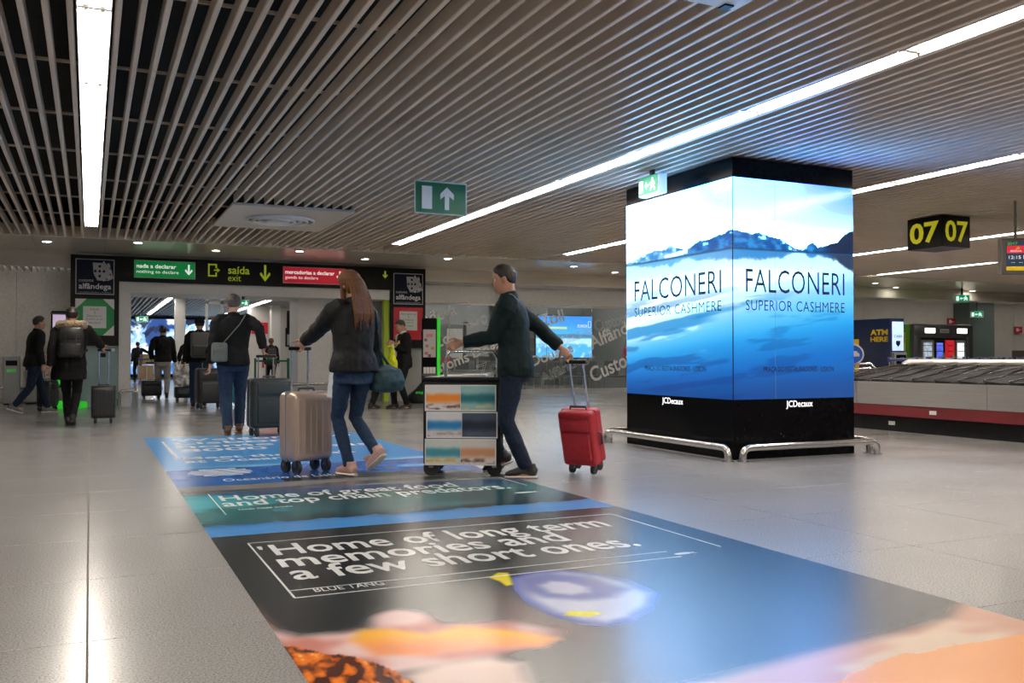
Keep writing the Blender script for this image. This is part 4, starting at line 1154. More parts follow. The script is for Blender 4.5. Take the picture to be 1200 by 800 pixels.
# ------------------------------------------------------------------ kiosks beside the gate
mat('kiosk_green', (.03, .60, .03), .4, var=.04, emit=.35)
kr = empty('charging_kiosk', (6.95, 19.55, 0), R(-10), 'slim black kiosk with bright green edge and leaflet rack right of the gate', 'kiosk')
MB().rbox(-.20, .14, -.05, .07, .42, 1.90, .03).build('body', 'black_gloss', kr)
MB().rbox(.14, .215, -.06, .08, .42, 1.91, .012).build('edge_strip', 'kiosk_green', kr)
attr_mat('kiosk_poster', rough=.3)
def kp(U, V):
    o = np.zeros(U.shape + (3,)) + rgb(206, 200, 200)
    o = over(o, rgb(232, 130, 120), ((np.abs(V - .78) < .06) & (np.abs(U - .5) < .3)) * .8)
    for cx, cy, c in ((.2, .62, (120, 100, 90)), (.3, .4, (196, 120, 90)), (.75, .32, (190, 150, 90)), (.25, .15, (186, 110, 90)), (.5, .06, (120, 60, 80))):
        o = over(o, rgb(*c), ((np.abs(U - cx) < .12) & (np.abs(V - cy) < .05)) * .9)
    return o
picture('poster', kp, 30, 60, (-.175, -.053, 1.02), X_, Z_, .285, .62, 'kiosk_poster', kr)
MB().box(-.19, .12, -.12, -.05, .60, .66).build('leaflet_rack', 'dark_grey', kr)
for k_ in range(4): MB().box(-.175 + .07 * k_, -.115 + .07 * k_, -.115, -.10, .62, .80).build('leaflet', 'white_print', kr)
bs = MB(); bs.rings([(0, .40, .26, -.12, 0), (.06, .42, .28, -.12, 0), (.16, .40, .26, -.12, .0), (.32, .27, .17, -.06, 0), (.45, .20, .10, -.02, 0)], 20, 3)
bs.build('base', 'black_paint', kr, True)
lettering('zap', 'kiosk_green', kr, (-.38, -.262, .2), X_, Z_, .2, .06)
MB().cyl((.10, -.25, .18), (.10, -.27, .18), .06, 16).build('green_button', 'kiosk_green', kr)

kl = empty('charging_kiosk', (-.55, 20.25, 0), R(18), 'kiosk with pale screen and glowing green foot behind the man in the fur hood', 'kiosk')
MB().rbox(-.14, .14, .0, .06, .42, 1.93, .02).build('body', 'black_gloss', kl)
mat('kiosk_screen', (.62, .48, .66), .3, emit=.5, var=.15, scale=5)
MB().box(-.12, .12, -.006, 0, 1.15, 1.86).build('display', 'kiosk_screen', kl)
MB().box(-.145, .145, -.004, .064, 1.86, 1.90).build('header', 'dark_grey', kl)
ft = MB(); ft.loft([(-.30, 0, .18), (-.26, -.02, .09), (-.1, -.02, .065), (.25, -.02, .065), (.52, -.02, .065)], [(.10, .10), (.12, .10), (.10, .065), (.09, .06), (.07, .05)], 12, up=(0, 1, 0))
ft.loft([(-.28, 0, .14), (-.10, 0, .34), (.04, .02, .62), (.07, .03, .75)], [(.07, .07), (.05, .06), (.05, .05), (.04, .04)], 12, up=(0, 1, 0))
ft.build('foot', 'kiosk_green', kl, True)

bn = empty('steel_bin', (-1.52, 22.6, 0), 0, 'tall grey steel litter bin by the stucco wall', 'bin')
MB().rbox(-.16, .16, -.16, .16, .03, 1.05, .02).build('body', 'panel_grey', bn)
MB().box(-.15, .15, -.15, .15, 0, .03).build('plinth', 'black_paint', bn)
MB().box(-.11, .11, -.165, -.16, .84, .95).build('slot', 'black_paint', bn)
lettering('eco', 'kiosk_green', bn, (-.09, -.164, .70), X_, Z_, .18, .06, bold=.02)
bn2 = copy_tree(bn); bn2.location = (-1.1, 22.75, 0); bn2['label'] = 'second grey steel litter bin behind the blurred man'; bn['group'] = bn2['group'] = 'steel bins by the stucco wall'
guard_rail('low steel rail at the foot of the stucco wall', (-6.0, 23.2, 0), (-.9, 23.2, 0), 'low rails around the gate', .34, .03)
guard_rail('low steel rail at the foot of the left gate column', (.56, 20.35, 0), (.88, 20.35, 0), 'low rails around the gate', .34, .03)
guard_rail('low steel rail wrapping the right gate column behind the champagne suitcase', (4.0, 20.7, 0), (5.2, 20.7, 0), 'low rails around the gate', .42, .035)
guard_rail('low steel rail turning in beside the left gate column', (.88, 20.5, 0), (.88, 21.8, 0), 'low rails around the gate', .36, .03)

# ------------------------------------------------------------------ hall beyond the gate
attr_mat('hall_screen', emit=1.5, rough=.3)
hsn = empty('video_wall', (1.75, 46.6, 0), 0, 'huge blue and white video wall with swirling shapes beyond the gate', 'video wall')
def swirl(U, V):
    a = fbm(U * 5, V * 3, 4); b = fbm(U * 7 + 4 * a, V * 4 - 3 * a + 9, 4)
    o = mixc(rgb(225, 240, 255), rgb(130, 180, 232), sst(.40, .54, b))
    o = over(o, rgb(30, 60, 120), sst(.58, .63, a) * .95)
    o = over(o, rgb(14, 24, 50), sst(.62, .66, b) * .9)
    o = over(o, rgb(235, 245, 255), sst(.05, .0, np.abs(a - .47)) * .9)
    o = over(o, rgb(70, 120, 190), sst(.3, .0, V) * .8)
    return o
MB().box(-.1, 5.6, .02, .3, .1, 2.95).build('case', 'black_paint', hsn)
picture('display', swirl, 150, 80, (0, 0, .25), X_, Z_, 5.5, 2.6, 'hall_screen', hsn)
tag(MB().rbox(2.62, 2.95, 33.0, 33.4, 0, 3.4, .02).build('trim_8', 'gate_white'), kind='structure')
tag(MB().rbox(6.25, 6.6, 35.5, 35.9, 0, 3.2, .02).build('trim_9', 'gate_white'), kind='structure')
gd = empty('glass_door_frame', (3.0, 27.5, 0), 0, 'tall pale door frame with glass leaf beyond the gate', 'door frame')
for x in (0, .42): MB().box(x, x + .07, 0, .08, 0, 2.95).build('jamb', 'gate_white', gd)
MB().box(0, .49, 0, .08, 2.55, 2.63).build('transom', 'gate_white', gd)
MB().box(.07, .42, .03, .045, 0, 2.55).build('glass_leaf', 'glass_pane', gd)
for i, (x, lb) in enumerate(((7.05, 'framed picture on the wall beyond the gate, left one'), (8.75, 'framed picture on the wall beyond the gate, right one'))):
    r = empty('framed_picture', (x, 36.95, 1.45), 0, lb, 'picture', 'framed pictures beyond the gate')
    MB().box(0, 1.2, 0, .03, 0, .75).build('print', 'grey_print', r)
    frame_plate(0, 0, 1.2, .75, .06, (0, 0, 0), X_, Z_, .03).build('frame', 'board_black', r)
    MB().box(.3, .9, -.004, 0, .25, .5).build('image_area', 'mid_grey', r)
ct = empty('service_counter', (6.6, 33.2, 0), 0, 'grey service counter with glass screen beyond the gate', 'counter')
MB().box(0, 3.2, 0, .6, 0, .95).build('body', 'mid_grey', ct)
MB().box(-.05, 3.25, -.06, .66, .95, .99).build('worktop', 'dark_grey', ct)
MB().box(0, 2.0, .05, .065, .99, 1.75).build('glass_screen', 'glass_pane', ct)
MB().cyl((.3, .2, .99), (.3, .2, 2.3), .02, 8).build('post', 'steel', ct)
mon = empty('hanging_monitor', (4.9, 24.6, 1.62), R(60), 'dark monitor seen edge on beside the gate column', 'monitor')
MB().rbox(-.35, .35, 0, .06, 0, .62, .01).build('case', 'black_paint', mon)
MB().box(-.32, .32, -.004, 0, .04, .58).build('display', 'black_gloss', mon)
MB().cyl((0, .03, .62), (0, .03, 1.4), .02, 8).build('stem', 'steel', mon)
qb = empty('queue_barrier', (4.55, 25.2, 0), R(8), 'green queue barrier post with belt beyond the gate', 'queue barrier')
mat('barrier_green', (.0, .12, .05), .4)
MB().cyl((.35, 0, 0), (.35, 0, 1.0), .035, 12).build('post', 'barrier_green', qb, True)
MB().cyl((.35, 0, 0), (.35, 0, .025), .16, 20).build('base', 'barrier_green', qb)
MB().box(-.55, .35, -.005, .005, .90, .95).build('belt', 'barrier_green', qb)
MB().cyl((-.55, 0, 0), (-.55, 0, 1.0), .03, 12).build('post', 'barrier_green', qb, True)
fb = empty('fire_box', (5.75, 36.955, 1.95), 0, 'red and white fire hose sign beyond the gate', 'fire sign')
MB().box(0, .62, 0, .04, 0, .45).build('plate', 'sign_red', fb); MB().box(.2, .45, -.004, 0, .08, .38).build('symbol', 'white_print', fb)
mat('cardboard', (.32, .22, .12), .8, var=.1)
for i, (x, z, s_, lb) in enumerate(((1.95, .2, .55, 'brown cardboard box, lower one on the far trolley beyond the gate'), (2.0, .755, .42, 'brown cardboard box, upper one on the far trolley beyond the gate'))):
    r = empty('cardboard_box', (x, 38.0, z), R(12 * i), lb, 'box', 'cardboard boxes beyond the gate')
    MB().box(-s_ / 2, s_ / 2, -s_ / 2, s_ / 2, 0, s_ * .95).build('carton', 'cardboard', r)
    MB().box(-s_ / 2 - .002, s_ / 2 + .002, -.03, .03, s_ * .95, s_ * .95 + .003).build('tape', 'tan_panel', r)
ft_ = copy_tree(tp); ft_.location = (1.97, 37.5, 0); ft_.rotation_euler = (0, 0, 0); ft_['label'] = 'baggage trolley carrying cardboard boxes far beyond the gate'; ft_['group'] = 'trolleys beyond the gate'

# ------------------------------------------------------------------ luggage
mat('case_black', (.016, .016, .018), .45, var=.2, scale=40)
mat('case_green_black', (.010, .016, .014), .55, var=.2, scale=40)
mat('case_navy', (.010, .014, .035), .5, var=.15)
mat('case_champagne', (.52, .40, .32), .30, metal=.45, var=.05, scale=6)
mat('case_red', (.34, .012, .022), .55, var=.12, scale=30)
mat('case_teal', (.0, .20, .28), .4, var=.08)
mat('band_grey', (.20, .21, .24), .4)
mat('alu', (.70, .68, .70), .25, metal=.9)
def suitcase(label, loc, rz, w, d, h, m, soft=False, tilt=0.0, handle=.40, group='suitcases of the travellers', band='band_grey', ribs=5, stripe=None):
    wheel = .045 if h < .62 else .06
    r = empty('suitcase', loc, rz, label, 'suitcase', group, rot=(tilt, 0, rz))
    z0 = wheel * 2 * .9
    MB().rbox(-w / 2, w / 2, -d / 2, d / 2, z0, h, min(w, d) * (.16 if soft else .22), 4).build('shell', m, r, True)
    zb = MB()
    zb.rbox(-w / 2 - .004, w / 2 + .004, -.016, .016, z0 - .004, h + .004, .03, 3)
    zb.build('zip_band', band, r, True)
    if ribs and not soft:
        for i in range(ribs):
            x = -w * .36 + w * .72 * i / (ribs - 1)
            for s in (-1, 1):
                MB().rbox(x - w * .035, x + w * .035, s * d / 2 - .006, s * d / 2 + .006, z0 + .07, h - .07, .004, 1).build('rib', m, r)
    if soft:
        for (z1, z2, dy) in ((z0 + .06, z0 + (h - z0) * .62, .022), (z0 + (h - z0) * .66, h - .06, .018)):
            p = MB().rbox(-w * .40, w * .40, -d / 2 - dy, -d / 2 + .01, z1, z2, .016, 2).build('front_pocket', m, r, True)
            MB().box(-w * .36, w * .36, -d / 2 - dy - .002, -d / 2 - dy + .001, z2 - .035, z2 - .028).build('zip', stripe or 'band_grey', p)
    for sx in (-1, 1):
        for sy in (-1, 1):
            wo = MB().cyl((sx * (w / 2 - .06) - .014, sy * (d / 2 - .05), wheel), (sx * (w / 2 - .06) + .014, sy * (d / 2 - .05), wheel), wheel, 14).build('wheel', 'rubber', r, True)
            MB().box(sx * (w / 2 - .06) - .022, sx * (w / 2 - .06) + .022, sy * (d / 2 - .05) - .02, sy * (d / 2 - .05) + .02, wheel, z0 + .02).build('wheel_fork', 'dark_grey', wo)
    MB().loft([(-.08, 0, h - .005), (-.075, 0, h + .025), (.075, 0, h + .025), (.08, 0, h - .005)], .011, 8, up=(0, 1, 0)).build('top_handle', 'dark_grey', r, True)
    MB().loft([(w / 2 - .003, 0, h * .45), (w / 2 + .025, 0, h * .47), (w / 2 + .025, 0, h * .63), (w / 2 - .003, 0, h * .65)], .010, 8, up=(0, 1, 0)).build('side_handle', 'dark_grey', r, True)
    if handle:
        th = MB(); y = d / 2 - .035
        for s in (-1, 1): th.cyl((s * w * .20, y, h - .02), (s * w * .20, y, h + handle), .009, 8)
        t = th.build('telescopic_handle', 'alu', r, True)
        MB().rbox(-w * .20 - .03, w * .20 + .03, y - .016, y + .016, h + handle - .012, h + handle + .022, .012, 2).build('grip', 'black_paint', t, True)
    r['grip'] = [0.0, d / 2 - .035, h + handle + .005]
    return r
def grip_of(r):
    g = Euler(r.rotation_euler).to_matrix() @ Vector(r['grip']) + Vector(r.location)
    return tuple(g)

# ------------------------------------------------------------------ people
mat('skin', (.46, .25, .17), .5, var=.06, scale=30)
mat('skin_dark', (.24, .12, .075), .5, var=.06, scale=30)
mat('hair_dark', (.018, .013, .010), .55, var=.4, scale=60, stretch=(6, 6, 1))
mat('hair_grey', (.045, .036, .030), .6, var=.4, scale=60)
mat('hair_brown', (.12, .048, .016), .6, spec=.25, var=.5, scale=40, stretch=(10, 10, 1), bump=.7)
mat('eye_white', (.7, .7, .68), .2)
mat('cloth_black', (.006, .006, .0065), .75, var=.25, scale=50, bump=.15, spec=.2)
mat('cloth_charcoal', (.010, .010, .0105), .7, var=.25, scale=50, bump=.15, spec=.2)
mat('cloth_teal_black', (.004, .013, .015), .75, var=.2, scale=50, bump=.15, spec=.2)
mat('jeans', (.016, .034, .075), .8, var=.3, scale=60, bump=.15, spec=.2)
mat('jeans_dark', (.010, .018, .036), .8, var=.3, scale=60, bump=.15, spec=.2)
mat('trouser_grey', (.34, .32, .30), .8, var=.1, scale=50, bump=.1)
mat('fur', (.24, .17, .095), .9, var=.5, scale=90, bump=1.0, sheen=.4)
mat('leather_black', (.012, .011, .011), .32, var=.25, scale=25, bump=.2)
mat('sole_white', (.68, .64, .60), .6); mat('shoe_pink', (.52, .33, .28), .6, var=.08); mat('shoe_black', (.014, .013, .013), .5); mat('shoe_grey', (.16, .15, .15), .6); mat('shoe_brown', (.10, .045, .02), .5)
mat('shirt_white', (.62, .62, .62), .7)
mat('canvas_grey', (.13, .13, .12), .8, var=.15, scale=60, bump=.2)
mat('canvas_charcoal', (.045, .045, .048), .8, var=.2, scale=60, bump=.2)

def ik(a, c, l1, l2, hint):
    a = Vector(a); c = Vector(c); d = c - a; L = d.length
    if L > (l1 + l2) * .998:
        c = a + d.normalized() * (l1 + l2) * .998; d = c - a; L = d.length
    u = d.normalized(); h = Vector(hint); h = h - u * h.dot(u)
    if h.length < 1e-4: h = Vector((0, 1, 0))
    h.normalize()
    x = (l1 * l1 - l2 * l2 + L * L) / (2 * L); y = math.sqrt(max(0, l1 * l1 - x * x))
    return a + u * x + h * y, c

def remesh_object(mb, name, m, parent, voxel, smooth=4, folds=0.0, fold_scale=.12, seed=0):
    me = bpy.data.meshes.new(name); me.from_pydata(mb.v, [], mb.f); me.update()
    o = bpy.data.objects.new(name, me); COL.objects.link(o)
    bm = bmesh.new(); bm.from_mesh(me); bmesh.ops.recalc_face_normals(bm, faces=bm.faces); bm.to_mesh(me); bm.free()
    md = o.modifiers.new('r', 'REMESH'); md.mode = 'VOXEL'; md.voxel_size = voxel; md.use_smooth_shade = True
    if smooth:
        ms = o.modifiers.new('s', 'SMOOTH'); ms.factor = .5; ms.iterations = smooth
    if folds:
        tx = bpy.data.textures.get('folds%.2f' % fold_scale) or bpy.data.textures.new('folds%.2f' % fold_scale, 'CLOUDS')
        tx.noise_scale = fold_scale; tx.noise_depth = 1
        mdp = o.modifiers.new('d', 'DISPLACE'); mdp.texture = tx; mdp.strength = folds; mdp.mid_level = .5; mdp.texture_coords = 'GLOBAL' if False else 'LOCAL'
    dg = bpy.context.evaluated_depsgraph_get()
    nm = bpy.data.meshes.new_from_object(o.evaluated_get(dg)); nm.name = name
    bpy.data.objects.remove(o); bpy.data.meshes.remove(me)
    nm.materials.clear()
    nm.polygons.foreach_set('use_smooth', [True] * len(nm.polygons))
    return link_mesh(name, nm, m, parent)

HT = [0, .03, .08, .14, .20, .26, .32, .38, .44, .50, .56, .62, .70, .78, .86, .93, .98, 1.0]
def head_r(t, th):
    """surface of the head: t 0 chin .. 1 crown, th angle (0 = face, pi = back)"""
    w = np.interp(t, [0, .03, .1, .25, .5, .7, .85, .95, 1.0], [.024, .034, .050, .064, .075, .077, .066, .040, .008])
    f = np.interp(t, [0, .03, .1, .2, .3, .4, .5, .58, .75, .88, .96, 1.0], [.050, .072, .082, .084, .086, .083, .080, .088, .086, .066, .036, .008])
    b = np.interp(t, [0, .08, .2, .35, .5, .7, .86, .95, 1.0], [.012, .03, .062, .088, .100, .104, .080, .046, .008])
    c, s = math.cos(th), math.sin(th)
    x = w * s; y = (f if c > 0 else b) * c
    ath = abs((th + math.pi) % (2 * math.pi) - math.pi)
    y -= .008 * math.exp(-((t - .50) / .05) ** 2 - ((ath - .42) / .18) ** 2)       # eye sockets
    y -= .005 * math.exp(-((t - .205) / .018) ** 2 - (ath / .45) ** 2)             # mouth line
    y += .005 * math.exp(-((t - .235) / .02) ** 2 - (ath / .35) ** 2) + .004 * math.exp(-((t - .175) / .02) ** 2 - (ath / .3) ** 2)
    return x, y
def head_grid(extra, n=28, ts=None, z0=1.525, H=.235):
    """closed grid mesh; extra(t, th) offset outward"""
    mb = MB(); ts = ts if ts is not None else list(np.linspace(0, 1, 26))
    for t in ts:
        for k in range(n):
            th = 2 * math.pi * k / n; x, y = head_r(t, th); e = extra(t, th)
            L = math.hypot(x, y) + 1e-6
            up = max(0, (t - .8) / .2)
            mb.v.append((x * (1 + e / L), y * (1 + e / L) + .025, z0 + H * t + e * up))
    m = len(ts)
    for i in range(m - 1):
        for k in range(n):
            a = i * n + k; b = i * n + (k + 1) % n; mb.f.append((b, a, a + n, b + n))
    mb.f.append(tuple(range(n))); mb.f.append(tuple((m - 1) * n + k for k in range(n))[::-1])
    return mb

def hand(mb, w, d, n, s, curl, sgn=1, k=1.0):
    """palm and five fingers: w wrist, d along the hand, n palm normal, s towards the thumb"""
    w, d, n, s = Vector(w), Vector(d).normalized(), Vector(n), Vector(s)
    n = (n - d * n.dot(d)).normalized(); s = d.cross(n).normalized() * (1 if s.dot(d.cross(n)) > 0 else -1)
    mb.loft([w - d * .03, w, w + d * .03, w + d * .07, w + d * .092], [(.024, .019), (.026, .018), (.036, .016), (.040, .014), (.036, .011)], 10, up=n)
    for i, L in enumerate((.066, .076, .072, .056)):
        b = w + d * (.084 if i < 3 else .076) + s * (.030 - .0205 * i); dd = d.copy(); pts = [b - d * .02, b]
        a = curl
        for j, fr in enumerate((.46, .31, .23)):
            ang = R((28, 38, 26)[j]) * a * 1.9 + R(8)
            ax = d.cross(n).normalized(); q = Matrix.Rotation(ang, 3, ax)
            t1 = q @ dd
            if t1.dot(n) < dd.dot(n) - 1e-6: t1 = Matrix.Rotation(-ang, 3, ax) @ dd
            dd = t1.normalized(); pts.append(pts[-1] + dd * L * fr)
        mb.loft(pts, [.0095, .0095, .009, .0082, .006], 8, up=s)
    b = w + d * .022 + s * .026; td = (d * .62 + s * .72 + n * .25 * curl).normalized(); p1 = b + td * .045
    td2 = (td + n * (.9 * curl) + d * .3 - s * .35 * curl).normalized(); p2 = p1 + td2 * .030; p3 = p2 + (td2 + n * .4 * curl).normalized() * .024
    mb.loft([b - s * .012, b, p1, p2, p3], [.015, .014, .0115, .0105, .007], 8, up=n)

def person(label, loc, heading, height=1.76, female=False, feet=None, hands=None, lean=.0, look=(0, 0), pelvis=-.02,
           top='cloth_black', bottom='jeans', shoe='shoe_black', sole='shoe_black', hair='short', hair_m='hair_dark', skin='skin',
           hem=.86, coat=1.0, leg=1.0, vox=.011, group='travellers walking through the hall', hand_curl=(.45, .45), twist=0.0, collar=True, elbow_out=.35, palm=((-1, 0, 0), (1, 0, 0))):
    """local frame: +Y forward, +X the person's right. hands: world targets (left, right) or None"""
    sc = height / 1.75
    root = empty('person', loc, R(heading), label, 'person', group, scale=sc)
    inv = (Matrix.Translation(Vector(loc)) @ Matrix.Rotation(R(heading), 4, 'Z') @ Matrix.Scale(sc, 4)).inverted()
    sw = .165 if female else .185; hw = .092 if female else .088
    ly = lambda z: lean * max(0, z - .95)
    P = lambda x, y, z: Vector((x, y + ly(z), z + pelvis))
    # feet: (x, y, lift of heel, pitch)
    feet = feet or ((-.10, .10, 0), (.10, -.18, .05))
    legs = []
    for s, (fx, fy, lift) in zip((-1, 1), feet):
        hip = P(s * hw, 0, .92); ank = Vector((fx, fy, .085 + lift))
        knee, ank = ik(hip, ank, .435, .42, (s * .08, 1, 0)); legs.append((hip, knee, ank, lift))
    arms = []
    for i, s in enumerate((-1, 1)):
        sh = P(s * sw, 0, 1.43)
        if hands and hands[i] is not None: wr = inv @ Vector(hands[i])
        else: wr = P(s * (sw + .09), .08 if i else -.04, .88)
        # aim: wrist sits a palm length before the target when gripping
        if hands and hands[i] is not None:
            dv = (wr - sh).normalized(); wr = wr - dv * .085 - Vector((0, 0, -.012))
        el, wr = ik(sh, wr, .30, .265, (s * elbow_out, -1, -.2)); arms.append((sh, el, wr))
    F = female
    tors = [(.84, .150, .100), (.92, .175 if F else .165, .115), (1.0, .165 if F else .158, .108), (1.10, .132 if F else .148, .096), (1.20, .140 if F else .158, .104),
            (1.30, .150 if F else .175, .115), (1.38, .158 if F else .182, .105), (1.44, .135 if F else .16, .082), (1.475, .09, .065), (1.50, .056, .056), (1.56, .052, .056), (1.60, .05, .056)]
    def torso(mb, z0, z1, e, ex=None, n=22, p=2.3):
        zs = [t[0] for t in tors]; secs = []
        for z in np.linspace(z0, z1, max(5, int((z1 - z0) / .035))):
            a = np.interp(z, zs, [t[1] for t in tors]); b = np.interp(z, zs, [t[2] for t in tors])
            g = ex(z) if ex else 0
            secs.append((z + pelvis, a + e + g, b + e + g, 0, ly(z) - .008))
        mb.rings(secs, n, p)
    # ---- body
    lb = min(1.0, leg * .97)
    B = MB(); torso(B, .84, 1.60, 0)
    for (hip, knee, ank, lift) in legs:
        B.loft([hip + Vector((0, 0, .04)), hip.lerp(knee, .35), hip.lerp(knee, .75), knee, knee.lerp(ank, .3), knee.lerp(ank, .7), ank], [.085 * lb, .080 * lb, .062 * lb, .054 * lb, .054 * lb, .042 * lb, .036], 12, up=(1, 0, 0))
        B.loft([ank + Vector((0, -.05, -.04)), ank + Vector((0, .03, -.045)), ank + Vector((0, .14, -.06))], [(.035, .035), (.04, .035), (.035, .02)], 10, up=(0, 0, 1))
    for i, (sh, el, wr) in enumerate(arms):
        B.loft([sh + Vector((-(-1, 1)[i] * .04, 0, .0)), sh, sh.lerp(el, .5), el, el.lerp(wr, .35), el.lerp(wr, .8), wr], [.055, .056, .047, .039, .041, .031, .025], 12, up=(1, 0, 0))
        s = (-1, 1)[i]
        d = (wr - el).normalized()
        gripping = bool(hands and hands[i] is not None)
        if gripping: d = (d + Vector((0, 0, -.15))).normalized()
        hand(B, wr, d, palm[i] if not gripping else (palm[i][0], palm[i][1], palm[i][2] - .4), Vector((0, 1, .2)), 1.0 if gripping else hand_curl[i])
    hm = head_grid(lambda t, th: 0.0)
    hb = MB(); hb.add(hm.v, hm.f)
    hb.loft([(0, .100, 1.655), (0, .110, 1.635), (0, .119, 1.612), (0, .112, 1.600)], [(.008, .010), (.010, .012), (.015, .013), (.010, .006)], 10, up=(1, 0, 0))
    for s in (-1, 1): hb.ball((s * .079, .015, 1.640), .010, .020, .034, 10, 8)
    rotm = Matrix.Rotation(R(look[0]), 4, 'Z') @ Matrix.Rotation(R(look[1]), 4, 'X')
    piv = Vector((0, .01, 1.53)); off = Vector((0, ly(1.5) , pelvis))
    def headT(v): return tuple(rotm @ (Vector(v) - piv) + piv + off)
    B.add([headT(v) for v in hb.v], hb.f)
    B.loft([P(0, -.005, 1.46), P(0, .0, 1.53), Vector(headT((0, .012, 1.57)))], [(.062, .060), (.055, .058), (.054, .060)], 14, up=(0, 1, 0))
    body = remesh_object(B, 'body', skin, root, vox * .72, 2)
    for s in (-1, 1):
        e_ = MB().ball(headT((s * .031, .088, 1.641)), .0125, n=10, m=6).build('eye', 'eye_white', body, True)
        MB().ball(headT((s * .031, .0975, 1.641)), .0052, n=8, m=6).build('iris', 'black_print', e_, True)
    # ---- hair
    if hair in ('short', 'cap', 'long', 'pony', 'bob'):
        lo = {'short': .30, 'cap': .34, 'long': .12, 'pony': .30, 'bob': .18}[hair]
        tk = {'short': .012, 'cap': .012, 'long': .022, 'pony': .014, 'bob': .020}[hair]
        def ex(t, th):
            ath = abs((th + math.pi) % (2 * math.pi) - math.pi)
            line = np.interp(ath, [0, .5, 1.0, 1.35, 1.75, 2.1, math.pi], [.82, .80, .70, .55 if hair == 'short' else .45, .50, lo + .05, lo])
            return tk if t > line + .02 else (-.010 if t < line - .02 else 0.001)
        hg = head_grid(ex, 32, list(np.linspace(.05, 1, 30)))
        if hair == 'long':
            hg.loft([(0, -.06, 1.68), (0, -.095, 1.58), (0, -.115, 1.47), (0, -.125, 1.36), (0, -.12, 1.27)], [(.075, .05), (.085, .045), (.095, .038), (.085, .030), (.04, .015)], 14, up=(0, 1, 0))
            rs_ = random.Random(4)
            for q in range(9):
                x0 = -.085 + .021 * q; dz = rs_.uniform(-.05, .06); dx = rs_.uniform(-.02, .02)
                hg.loft([(x0 * .8, -.07, 1.66), (x0, -.125, 1.52), (x0 * 1.1 + dx * .5, -.15, 1.38), (x0 * 1.05 + dx, -.145, 1.26 + dz)], [.022, .020, .017, .004], 8, up=(0, 1, 0))
            for s in (-1, 1): hg.loft([(s * .068, .03, 1.66), (s * .080, .02, 1.56), (s * .085, .01, 1.46), (s * .075, 0, 1.40)], [.022, .024, .022, .008], 10, up=(0, 1, 0))
        if hair == 'pony':
            hg.loft([(0, -.09, 1.69), (0, -.125, 1.67), (0, -.14, 1.58), (0, -.13, 1.45)], [.022, .026, .028, .010], 10, up=(1, 0, 0))
        if hair == 'bob':
            for s in (-1, 0, 1): hg.loft([(s * .07, -.02 - .05 * (s == 0), 1.66), (s * .075, -.025 - .06 * (s == 0), 1.55), (s * .06, -.03 - .05 * (s == 0), 1.47)], [.03, .04, .015], 10, up=(0, 1, 0))
        hg.v = [headT(v) for v in hg.v]
        ho = remesh_object(hg, 'hair', hair_m if hair != 'cap' else 'hair_dark', root, vox * .7, 1, .006, .03)
        if hair == 'cap':
            cg = head_grid(lambda t, th: .022 if t > .60 else -.01, 28, list(np.linspace(.4, 1, 18)))
            cg.v = [headT(v) for v in cg.v]
            remesh_object(cg, 'knit_cap', 'cloth_black', root, vox * .8, 2)
    # ---- trousers
    T = MB(); torso(T, .80, 1.04, .016, None)
    for (hip, knee, ank, lift) in legs:
        T.loft([hip + Vector((0, 0, .06)), hip.lerp(knee, .2), hip.lerp(knee, .6), knee, knee.lerp(ank, .35), knee.lerp(ank, .75), ank + Vector((0, 0, .0))],
               [.105 * leg, .102 * leg, .084 * leg, .070 * leg, .068 * leg, .060 * leg, .057 * leg], 14, up=(1, 0, 0))
    remesh_object(T, 'trousers', bottom, root, vox, 3, .016, .07)
    # ---- jacket
    J = MB()
    flare = lambda z: .012 * max(0, (1.05 - z) / .2) + (.02 * coat - .02)
    torso(J, hem, 1.475, .026 * coat, flare, 24, 2.4)
    for i, (sh, el, wr) in enumerate(arms):
        s = (-1, 1)[i]; e = el.lerp(wr, .93); c_ = .92 if F else 1.0
        J.loft([P(s * .07, 0, 1.43), sh + Vector((s * -.02, 0, .004)), sh + (el - sh) * .12, sh.lerp(el, .5), el, el.lerp(wr, .4), e], [.070 * c_ * coat, .080 * c_ * coat, .078 * c_ * coat, .068 * c_ * coat, .060 * c_ * coat, .055 * c_ * coat, .046 * coat], 14, up=(1, 0, 0))
    if collar:
        J.loft([P(0, -.01, 1.43), P(0, -.008, 1.50), P(0, -.004, 1.535)], [(.10, .085), (.078, .076), (.070, .070)], 16, up=(0, 1, 0))
    remesh_object(J, 'jacket', top, root, vox * 1.05, 3, .022, .09)
    # ---- shoes
    for (hip, knee, ank, lift) in legs:
        q = math.atan2(lift, .16) if lift else 0
        sr = Matrix.Rotation(-q * .9, 3, 'X')
        toe = Vector((ank.x, ank.y + .155, .03))
        def sp(y, z): # local shoe profile point relative to ankle
            v = sr @ Vector((0, y, z - .085)); return ank + v
        S = MB(); S.loft([sp(-.088, .045), sp(-.075, .050), sp(-.03, .060), sp(.03, .058), sp(.09, .045), sp(.14, .036), sp(.172, .028)],
                         [(.022, .025), (.036, .042), (.040, .055), (.042, .050), (.045, .036), (.040, .026), (.018, .014)], 14, up=(0, 0, 1))
        S.loft([sp(-.03, .06), sp(-.028, .12)], [(.046, .05), (.044, .048)], 12, up=(0, 1, 0))
        so = remesh_object(S, 'shoe', shoe, root, vox * .7, 2)
        L = MB(); pts = [sp(y, .012) for y in (-.092, -.07, 0, .07, .13, .165, .178)]
        L.loft(pts, [(.024, .011), (.040, .013), (.041, .013), (.046, .013), (.044, .013), (.028, .012), (.010, .009)], 14, up=(0, 0, 1))
        L.build('sole', sole, so, True)
    joints = dict(arms=arms, legs=legs, P=P, headT=headT, inv=inv, sc=sc)
    return root, joints

